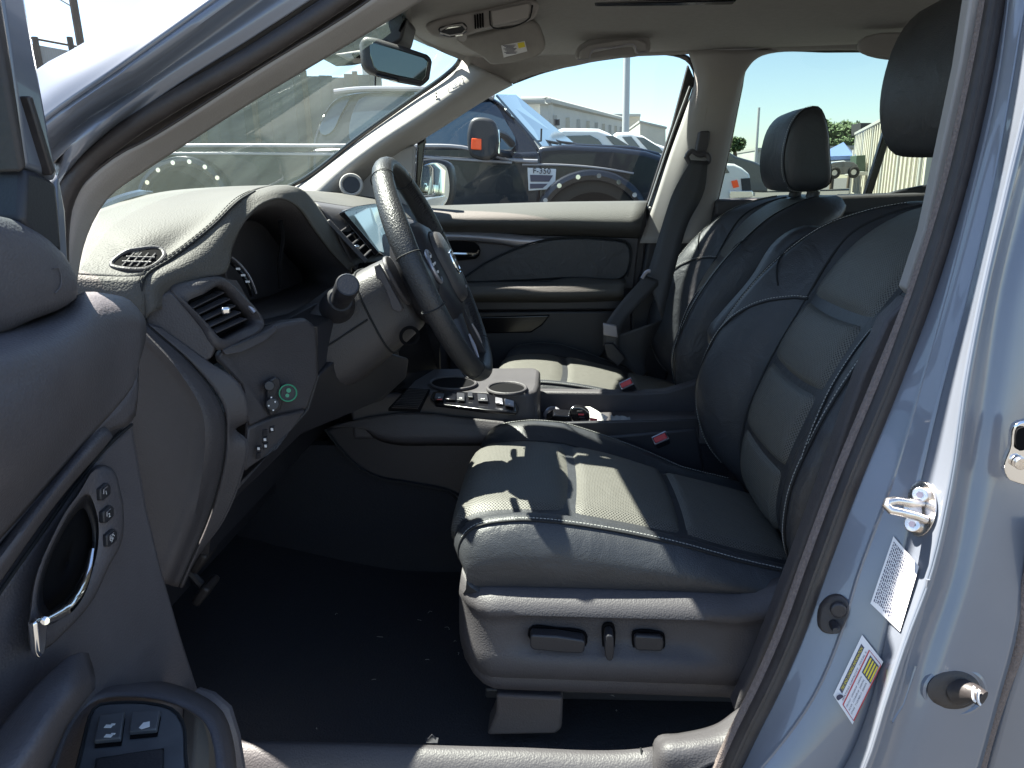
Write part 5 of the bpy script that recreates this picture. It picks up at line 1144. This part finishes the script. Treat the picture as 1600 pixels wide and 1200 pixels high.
part('latch_plate', g_prism([P(x, y, .735) for x, y in cr([(1586, 665), (1600, 658), (1640, 662), (1650, 720), (1630, 762), (1592, 756), (1574, 748), (1570, 728), (1580, 700)], 30, True)], (0, .008, 0)), 'chrome', LT, .002)
part('latch_hole', g_prism([P(x, y, .732) for x, y in cr([(1590, 672), (1600, 668), (1610, 672), (1606, 700), (1592, 704)], 20, True)], (0, .002, 0)), 'cavity', LT)
part('latch_bolt', disc(P(1597, 725, .728), (0, -1, 0), .007, .006, 16), 'zinc', LT, .001)
part('jamb_emboss', g_tube([J(1450, 905, .001), J(1440, 960, .001), J(1420, 1020, .001), J(1405, 1080, .001), J(1390, 1125, .001), J(1392, 1128, .001), J(1410, 1100, .001), J(1430, 1040, .001)], .0022, 6), 'paint', CAR)
# ================================================================== OUTSIDE: DARK PICKUP TRUCK BESIDE THE CAR
TY = 4.5
TR = empty('pickup_truck', P(700, 600, 5.4).xy.to_3d(), 'black pickup truck with a big towing mirror and riveted fender flares parked beside the car', 'pickup truck')
TR.location = (-.9, 5.4, 0); world_parent(TR)
def tr(name, l, m, Y=TY, th=.05, b=.02, sm=0, par=None, **k): return slab(name, l, m, par or TR, Y, (0, th, 0), b, sm, **k)
# bed and body side
tr('bed', [(150, 236), (300, 226), (478, 226), (486, 232), (486, 420), (150, 430)], 'truck', TY, 1.9, .03)
tr('body', [(486, 232), (640, 226), (740, 226), (800, 238), (845, 236), (845, 430), (486, 430)], 'truck', TY, 1.9, .03)
# cab greenhouse
rows = []
for l in ([(486, 232), (489, 200), (500, 165), (512, 148), (540, 136), (640, 136), (742, 140), (772, 150), (800, 178), (826, 208), (842, 236)],):
    for Yc_, k in ((TY+.02, 1.0), (TY+.16, .99), (TY+.30, 1.0), (TY+1.5, 1.0), (TY+1.78, .99)):
        pass
GH0 = [(486, 236), (488, 205), (497, 170), (510, 148), (536, 137), (640, 135), (738, 139), (770, 149), (800, 180), (824, 208), (842, 237)]
def cabsec(dy, inset):
    o = []
    for x, y in cr(GH0, 60):
        p = P(x, y, TY); h = max(0, min(1, (p.z-1.45)/.45)); o.append(Vector((p.x, p.y+dy+(inset*h if dy < .9 else -inset*h), p.z-(.02 if inset > .1 else 0)*h)))
    return o
surf('cab', [cabsec(.01, .20), cabsec(.05, .13), cabsec(.3, .04), cabsec(.95, 0), cabsec(1.6, .04), cabsec(1.85, .13), cabsec(1.89, .20)], 'truck', TR, .02)
part('cab_side', g_prism(cabsec(.012, .20), (0, .02, 0)), 'truck', TR)
# windows lying on the leaning cab side
def ts(x, y, out=.004):
    p = P(x, y, TY); h = max(0, min(1, (p.z-1.45)/.45)); return Vector((p.x, p.y+.012+.20*h-out, p.z))
def tw_(name, l, m, out=.006, n=30, par=None): return part(name, g_prism([ts(x, y, out) for x, y in cr(l, n, True)], (0, .008, 0)), m, par or TR, .002)
tw_('rear_quarter_window', [(492, 205), (498, 172), (506, 156), (516, 146), (532, 143), (522, 175), (510, 205), (500, 210)], 'tglass')
tw_('side_window', [(664, 226), (668, 200), (690, 180), (735, 160), (762, 154), (772, 160), (790, 190), (806, 222), (800, 234), (740, 230)], 'tglass')
tw_('side_window', [(545, 224), (548, 150), (556, 144), (650, 143), (654, 150), (652, 224), (640, 227), (560, 227)], 'tglass')
tw_('door_gap', [(656, 140), (660, 140), (664, 232), (660, 232)], 'cavity', .004, 20)
part('roof_edge_strip', g_tube([ts(x, y, .02) for x, y in cr([(508, 138), (540, 134), (640, 133), (740, 138), (768, 148)], 24)], .018, 8), 'satin', TR)  # silver tube along the upper edge of the cab
part('beltline_moulding', g_tube([P(x, y, TY-.012) for x, y in cr([(170, 232), (290, 228), (480, 228), (640, 228), (720, 230), (750, 237), (800, 250), (840, 252)], 40)], .012, 6), 'satin', TR)
part('side_moulding', g_tube([P(x, y, TY-.012) for x, y in cr([(170, 243), (290, 240), (480, 241), (640, 244), (720, 249), (800, 254)], 40)], .010, 6), 'satin', TR)
part('windshield', g_prism([P(846, 232, TY+.12), P(896, 226, TY+1.75), P(804, 150, TY+1.6), P(774, 150, TY+.30)], (.01, 0, .01)), 'tglass', TR)
tr('hood', [(838, 234), (846, 228), (880, 226), (960, 230), (1010, 236), (1040, 246), (1060, 262), (1070, 300), (1072, 430), (838, 430)], 'truck', TY+.015, 1.87, .03)
tr('hood_bulge', [(874, 228), (900, 224), (990, 228), (1030, 238), (1040, 250), (870, 240)], 'truck', TY+.35, 1.2, .02)
part('fender_line', g_tube([P(x, y, TY-.002) for x, y in cr([(816, 257), (880, 258), (940, 263), (990, 271)], 20)], .007, 6), 'satin', TR)
# wheel arches with rivets
for (cx, cy, rx, ry, x0) in ((925, 352, 84, 78, 0), (287, 318, 66, 66, 1)):
    ar = [(cx+rx*math.cos(t), cy-ry*math.sin(t)) for t in [math.pi*k/24 for k in range(-3, 28)]]
    fl_ = part('fender_flare', g_tube([P(x, y, TY-.03) for x, y in ar], .035, 8), 'truck', TR)
    part('wheel_well', g_prism([P(x, y, TY-.006) for x, y in [(cx+(rx-6)*math.cos(t), cy-(ry-6)*math.sin(t)) for t in [math.pi*k/16 for k in range(17)]]], (0, .01, 0)), 'cavity', TR)
    for k in range(2, 24, 3):
        t = math.pi*k/24; part('flare_rivet', disc(P(cx+rx*math.cos(t), cy-ry*math.sin(t), TY-.066), (0, -1, 0), .014, .01, 10), 'chrome', fl_)
    c = P(cx, cy+14, TY+.08)
    w = part('wheel', g_tube(ring(c, (0, -1, 0), .30, 40), .10, 10, True), 'tyre', TR); part('wheel_rim', disc(c, (0, -1, 0), .22, .04, 28), 'steel', w, .01)
# emblem plate: F-350
em = tr('fender_badge', [(824, 262), (869, 264), (868, 283), (855, 296), (826, 298)], 'label', TY-.012, .012, .003)
tr('badge_grille', [(828, 273), (864, 274), (858, 284), (829, 284)], 'ink', TY-.016, .004, .001, par=em)
tr('badge_grille', [(828, 287), (856, 287), (848, 294), (828, 295)], 'ink', TY-.016, .004, .001, par=em)
text('badge_lettering', 'F-350', P(846.5, 267.5, TY-.017), P(870, 267, TY)-P(840, 266, TY), UP, .048, 'truck', em, .002)
# towing mirror
tm = tr('towing_mirror', [(735, 188), (740, 184), (768, 186), (774, 192), (776, 240), (768, 248), (738, 246), (733, 240)], 'dark', TY-.34, .14, .02, 26)
tr('mirror_indicator', [(737, 216), (752, 217), (752, 234), (736, 233)], 'amber', TY-.352, .014, .003, par=tm)
part('mirror_arm', g_tube([P(772, 205, TY-.25), P(788, 212, TY-.1), P(800, 225, TY+.02)], .022, 8), 'dark', tm)
part('mirror_arm', g_tube([P(772, 236, TY-.25), P(786, 240, TY-.1), P(798, 240, TY+.02)], .022, 8), 'dark', tm)
part('mirror_lens', g_box(P(780, 222, TY-.26), (.012, .10, .13)), 'mirror', tm, .003)
part('antenna', g_tube([P(845, 230, TY+.3), P(846, 201, TY+.3)], .006, 6), 'dark', TR)
part('wiper', g_tube([P(828, 216, TY+.4), P(850, 220, TY+.5), P(872, 224, TY+.6)], .010, 6), 'dark', TR)
part('wiper', g_tube([P(852, 215, TY+.9), P(876, 222, TY+1.0), P(900, 225, TY+1.1)], .010, 6), 'dark', TR)
# ---- generic parked car seen over the truck
def vehicle(name, l_body, win, m, Y, depth, label, cat, wheels=(), fn=P, extra=()):
    loc = P(l_body[0][0], l_body[0][1], Y); o = empty(name, (loc.x, Y, 0), label, cat, extra[0] if extra else None); world_parent(o)
    slab('body', l_body, m, o, Y, (0, depth, 0), .04)
    for w in win: slab('window', w, 'tglass', o, Y-.012, (0, .03, 0), .004)
    for (x, y, r) in wheels:
        t = part('wheel', g_tube(ring(P(x, y, Y-.02), (0, -1, 0), r*.75, 24), r*.28, 8, True), 'tyre', o); part('wheel_rim', disc(P(x, y, Y-.03), (0, -1, 0), r*.6, .04, 16), 'steel', t)
    return o
vehicle('parked_suv', [(868, 204), (880, 200), (935, 201), (952, 208), (975, 225), (1004, 238), (1010, 262), (1010, 320), (850, 320), (856, 232)], [[(884, 212), (922, 211), (935, 218), (946, 232), (905, 230), (884, 222)], [(946, 212), (958, 212), (984, 228), (1000, 238), (968, 236)]], 'wpaint', 8.5, 1.8, 'white SUV parked behind the hood of the black truck', 'SUV', extra=('white cars parked behind the truck',))
vehicle('parked_suv', [(960, 207), (985, 206), (1005, 212), (1024, 224), (1060, 236), (1070, 260), (1070, 320), (955, 320)], [[(994, 214), (1006, 215), (1030, 230), (1038, 240), (1016, 238)], [(972, 214), (986, 213), (1000, 230), (985, 230)]], 'wpaint', 10.5, 1.8, 'white car farther right, cut off by the window channel', 'car', extra=('white cars parked behind the truck',))
# ---- warehouse and tan buildings
def bld(name, l, m, Y, depth, label, cat='building', d=None):
    loc = P(l[0][0], l[0][1], Y); o = empty(name, (loc.x, Y, 0), label, cat); world_parent(o)
    return o
def wall_run(o, a, b, ztop_a, ztop_b, th, m, nm='wall', z0=0):
    a = Vector(a); b = Vector(b); d = (b-a).normalized(); n = Vector((-d.y, d.x, 0))
    return part(nm, ([Vector((a.x, a.y, z0)), Vector((b.x, b.y, z0)), Vector((b.x, b.y, ztop_b)), Vector((a.x, a.y, ztop_a))]+[v+n*th for v in (Vector((a.x, a.y, z0)), Vector((b.x, b.y, z0)), Vector((b.x, b.y, ztop_b)), Vector((a.x, a.y, ztop_a)))], [(0, 1, 2, 3), (7, 6, 5, 4), (0, 4, 5, 1), (3, 2, 6, 7), (0, 3, 7, 4), (1, 5, 6, 2)]), m, o, smooth=False)
W1 = empty('warehouse', (-1, 32, 0), 'long grey warehouse wall with a dark roof edge behind the black truck', 'warehouse'); world_parent(W1)
a = P(857, 158, 26); b = P(974, 187, 46)
wall_run(W1, (a.x, a.y, 0), (b.x, b.y, 0), a.z, b.z, .3, 'grey_wall')
c = P(815, 157, 26.5); wall_run(W1, (c.x, c.y, 0), (a.x, a.y, 0), c.z, a.z, .3, 'grey_wall')
part('roof_edge', g_tube([P(815, 157, 26.2), P(857, 157, 25.8), P(974, 186, 45.8)], .12, 6), 'roofing', W1)
for k in range(9):
    t = k/9+.05; q = a.lerp(b, t); part('wall_panel', g_box((q.x-.05, q.y-.1, q.z/2-.2), (.25, .5, q.z-.5)), 'metal_wall' if k % 2 else 'grey_wall', W1)
part('wall_pipe', g_tube([P(868, 196, 25.9), P(868, 187, 25.9), P(872, 187, 25.9), P(872, 196, 25.9)], .06, 6), 'dark', W1)
W2 = empty('warehouse', (5, 60, 0), 'tan flat roofed building behind the light pole', 'building'); world_parent(W2)
slab('wall', [(948, 180), (1000, 180), (1000, 262), (948, 262)], 'tan_wall', W2, 58, (0, 10, 0), 0)
slab('parapet', [(947, 178), (1001, 178), (1001, 182), (947, 182)], 'roofing', W2, 57.9, (0, 10.2, 0), 0)
W3 = empty('warehouse', (8, 50, 0), 'low pale building with a gently sloping roof at the edge of the window channel', 'building'); world_parent(W3)
slab('wall', [(1000, 190), (1040, 200), (1040, 262), (1000, 262)], 'metal_wall', W3, 50, (0, 8, 0), 0)
slab('roof_edge', [(999, 188), (1042, 198), (1042, 201), (999, 191)], 'roofing', W3, 49.9, (0, 8.2, 0), 0)
# ---- poles
def pole(name, x, y0, Y, r, label, m='steel', x1=None, h=None):
    top = P(x, y0, Y); o = part(name, g_tube([Vector((top.x, Y, 0)), top], [r*1.3, r], 10), m, None); return tag(o, label, 'pole')
pole('light_pole', 980, 60, 24, .10, 'tall pale light pole standing behind the white SUV')
LP = pole('light_pole', 1186, 168, 60, .10, 'slim distant light pole seen left of the passenger headrest')
UPo = empty('utility_pole', (P(118, 70, 9).x, 9, 0), 'brown utility pole with a wire, top left above the fence', 'utility pole'); world_parent(UPo)
pt = P(104, -60, 9); pb = P(126, 75, 9); part('pole_shaft', g_tube([Vector((pb.x, 9, 0)), pt], .045, 8), 'wood', UPo)
part('power_line', g_tube([P(70, -15, 9), P(112, 10, 9)], .009, 5), 'dark', UPo)
U2 = empty('utility_pole', (P(572, 130, 14).x, 14, 0), 'grey pole with sagging wires seen through the windshield below the mirror', 'utility pole'); world_parent(U2)
pt = P(568, 60, 14); part('pole_shaft', g_tube([Vector((P(573, 130, 14).x, 14, 0)), pt], .075, 8), 'steel', U2)
for y in (92, 98): part('power_line', g_tube([P(400+28*k, y-14+.9*k*(1 if y < 95 else 1.4)+math.sin(k*.5)*2, 14) for k in range(8)], .008, 5), 'dark', U2)
# ---- fence behind the truck
FN = empty('yard_fence', (-6, 8, 0), 'dark corrugated sheet fence seen through the windshield behind the truck bed', 'fence'); world_parent(FN)
fa = Vector((-10.5, 8.5, 0)); fb = Vector((-2.6, 11.5, 0)); n = 46; 
for k in range(n):
    t = k/n; p = fa.lerp(fb, t); q = fa.lerp(fb, (k+1.03)/n); zt = 2.95+random.uniform(-.04, .04)
    dx = .03*(k % 2)
    if k % 4 == 0: part('fence_post', g_box((p.x, p.y-.05, 1.5), (.07, .05, 3.0)), 'wood', FN)
    part('fence_sheet', g_prism([(p.x, p.y+dx, 0), (q.x, q.y+dx, 0), (q.x, q.y+dx, zt), (p.x, p.y+dx, zt)], (0, .02, 0)), 'fence', FN)
F2 = empty('slatted_fence', (-6, 6.8, 0), 'chain fence with grey vertical slats and posts at the upper left', 'fence'); world_parent(F2)
ga_, gb_ = P(30, 58, 7.6), P(150, 80, 8.2)
for k in range(64):
    t = k/64; p = ga_.lerp(gb_, t); part('fence_slat', g_box((p.x, p.y, p.z/2-.02), (.013, .012, p.z-.05)), 'steel' if k % 2 else 'grey_wall', F2)
for x in (58, 112): p = P(x, 62, 7.7 if x < 80 else 7.95); part('fence_post', g_tube([Vector((p.x, p.y-.03, 0)), Vector((p.x, p.y-.03, p.z+.02))], .03, 8), 'wood', F2)
part('fence_rail', g_tube([ga_+Vector((0, -.03, .01)), gb_+Vector((0, -.03, .01))], .012, 6), 'wood', F2)
# ---- right hand view: ribbed shed, cabinet, canopy, tree, cars
SH = empty('metal_shed', (20, 40, 0), 'cream ribbed metal building receding behind the passenger headrest', 'building'); world_parent(SH)
a = P(1339, 210, 62); b = P(1460, 150, 30)
wall_run(SH, (a.x, a.y, 0), (b.x, b.y, 0), a.z, b.z, .4, 'metal_wall')
part('roof_edge', g_tube([a+Vector((-.1, -.1, .05)), b+Vector((-.1, -.1, .05))], .16, 6), 'roofing', SH)
for k in range(26):
    t = (k+.5)/26; p = a.lerp(b, t); part('wall_rib', g_box((p.x-.12, p.y-.05, p.z/2), (.10, .12, p.z-.2)), 'roofing' if k % 5 == 0 else 'metal_wall', SH)
for (x0, x1) in ((1388, 1414), (1425, 1452)):
    t0 = (x0-1339)/121; part('roller_door', g_prism([P(x0, 238, 44), P(x1, 236, 36), P(x1, 278, 36), P(x0, 274, 44)], (.1, -.3, 0)), 'wpaint', SH)
BX = slab('roof_unit', [(1345, 192), (1362, 192), (1362, 206), (1345, 210)], 'dark', None, 66, (0, 2, 0), 0); tag(BX, 'black box shaped unit above the far end of the cream shed roof', 'roof unit')
GB = empty('utility_cabinet', (P(1345, 270, 50).x, 50, 0), 'green utility cabinet by the far end of the shed', 'cabinet'); world_parent(GB)
slab('cabinet_body', [(1338, 243), (1353, 242), (1353, 268), (1338, 268)], 'box_green', GB, 50, (0, 1, 0), .03)
slab('cabinet_base', [(1332, 268), (1356, 268), (1356, 274), (1332, 274)], 'grey_wall', GB, 49.8, (0, 1.3, 0), .03)
slab('cabinet_sign', [(1432, 256), (1436, 256), (1436, 266), (1432, 266)], 'box_green', GB, 40, (0, .1, 0), 0)
TN = empty('canopy_tent', (P(1305, 270, 56).x, 57, 0), 'blue pop up canopy tent in front of a low grey building', 'tent'); world_parent(TN)
q = [P(1273, 245, 54), P(1333, 243, 54), P(1340, 245, 60), P(1285, 246, 60)]; ap = P(1318, 222, 57)
part('canopy_top', (q+[ap]+[v-Vector((0, 0, .25)) for v in q], [(0, 1, 4), (1, 2, 4), (2, 3, 4), (3, 0, 4), (0, 5, 6, 1), (1, 6, 7, 2), (2, 7, 8, 3), (3, 8, 5, 0)]), 'tent', TN, smooth=False)
for v in q: part('canopy_leg', g_tube([Vector((v.x, v.y, 0)), v], .05, 6), 'steel', TN)
part('feather_flag', g_prism([P(1332, 234, 53), P(1336, 234, 53), P(1335, 250, 53), P(1332, 250, 53)], (0, .05, 0)), 'wpaint', TN)
LG = empty('low_building', (P(1300, 260, 75).x, 75, 0), 'low grey building behind the blue canopy', 'building'); world_parent(LG)
slab('wall', [(1180, 234), (1342, 230), (1342, 272), (1180, 276)], 'grey_wall', LG, 75, (0, 8, 0), 0)
slab('roof_edge', [(1180, 231), (1343, 227), (1343, 231), (1180, 235)], 'roofing', LG, 74.8, (0, 8.4, 0), 0)
vehicle('parked_suv', [(1288, 266), (1291, 259), (1302, 254), (1318, 252), (1334, 253), (1340, 258), (1341, 270), (1310, 273), (1289, 271)], [[(1306, 257), (1316, 255), (1317, 261), (1304, 262)], [(1319, 255), (1332, 256), (1333, 261), (1319, 261)]], 'gpaint', 48, 1.8, 'dark grey SUV parked under the blue canopy', 'SUV', ((1304, 270, .36), (1334, 269, .36)))
vehicle('parked_car', [(1292, 258), (1300, 253), (1318, 251), (1328, 254), (1330, 262), (1292, 265)], [[(1302, 255), (1314, 253), (1315, 257), (1301, 258)]], 'wpaint', 53, 1.8, 'white car just behind the dark grey SUV', 'car')
vehicle('parked_pickup', [(1118, 262), (1130, 255), (1148, 256), (1160, 262), (1172, 272), (1176, 310), (1118, 320)], [[(1122, 264), (1134, 260), (1140, 270), (1124, 272)]], 'wpaint', 12, 1.8, 'white pickup front with black grille left of the passenger headrest', 'pickup truck')
WPU = bpy.data.objects['parked_pickup']
slab('headlight', [(1143, 283), (1152, 281), (1155, 292), (1146, 294)], 'amber', WPU, 11.98, (0, .03, 0), .004)
slab('grille', [(1158, 279), (1172, 278), (1174, 298), (1160, 298)], 'dark', WPU, 11.98, (0, .03, 0), .006)
slab('bumper', [(1140, 298), (1176, 298), (1176, 308), (1140, 310)], 'chrome', WPU, 11.96, (0, .05, 0), .01)
vehicle('parked_suv', [(1120, 240), (1132, 232), (1150, 244), (1178, 252), (1200, 262), (1200, 300), (1120, 300)], [[(1128, 240), (1134, 236), (1150, 248), (1140, 252)]], 'gpaint', 16, 1.8, 'dark SUV with a raked windshield behind the white pickup', 'SUV')
# trees
def tree(name, cx, cy, rx, ry, Y, label, n=900, seed=1, ls=.30):
    rnd = random.Random(seed); o = empty(name, (P(cx, cy, Y).x, Y, 0), label, 'tree'); world_parent(o)
    c = P(cx, cy, Y); rxm = (P(cx+rx, cy, Y)-c).length; rzm = abs(P(cx, cy-ry, Y).z-c.z)
    part('trunk', g_tube([Vector((c.x, Y, 0)), Vector((c.x+.1, Y, c.z*.6)), c], [.25, .18, .06], 8), 'bark', o)
    for k in range(5):
        a = k*1.26; part('limb', g_tube([Vector((c.x, Y, c.z-rzm*.7)), c+Vector((math.cos(a)*rxm*.6, math.sin(a)*rxm*.5, rzm*(.1+.1*k)))], [.10, .03], 6), 'bark', o)
    cl = [(rnd.uniform(-.72, .72), rnd.uniform(-.6, .6), rnd.uniform(-.7, .75)) for _ in range(26)]
    V = []; F = []
    for i in range(n):
        b = rnd.choice(cl); r = .34
        v = Vector((b[0]+rnd.gauss(0, r*.5), b[1]+rnd.gauss(0, r*.5), b[2]+rnd.gauss(0, r*.45)))
        if v.x**2+v.z**2 > 1.15: continue
        p = c+Vector((v.x*rxm, v.y*rxm, v.z*rzm)); u = Vector((rnd.gauss(0, 1), rnd.gauss(0, 1), rnd.gauss(0, 1))).normalized(); w = u.orthogonal().normalized()
        s = ls*rnd.uniform(.5, 1.2); k = len(V); V += [p-u*s, p+w*s*.5, p+u*s, p-w*s*.5]; F.append((k, k+1, k+2, k+3))
    part('crown', (V, F), 'leaf', o, kind='stuff', smooth=False)
tree('shade_tree', 1306, 212, 34, 26, 85, 'round green tree behind the low grey building', 9000, 5, .24)
tree('shade_tree', 1332, 222, 16, 14, 90, 'smaller green tree touching the right side of the round tree', 2200, 6, .24)
tree('shade_tree', 1148, 226, 15, 11, 40, 'small bushy tree above the cars left of the passenger headrest', 2600, 8, .13)
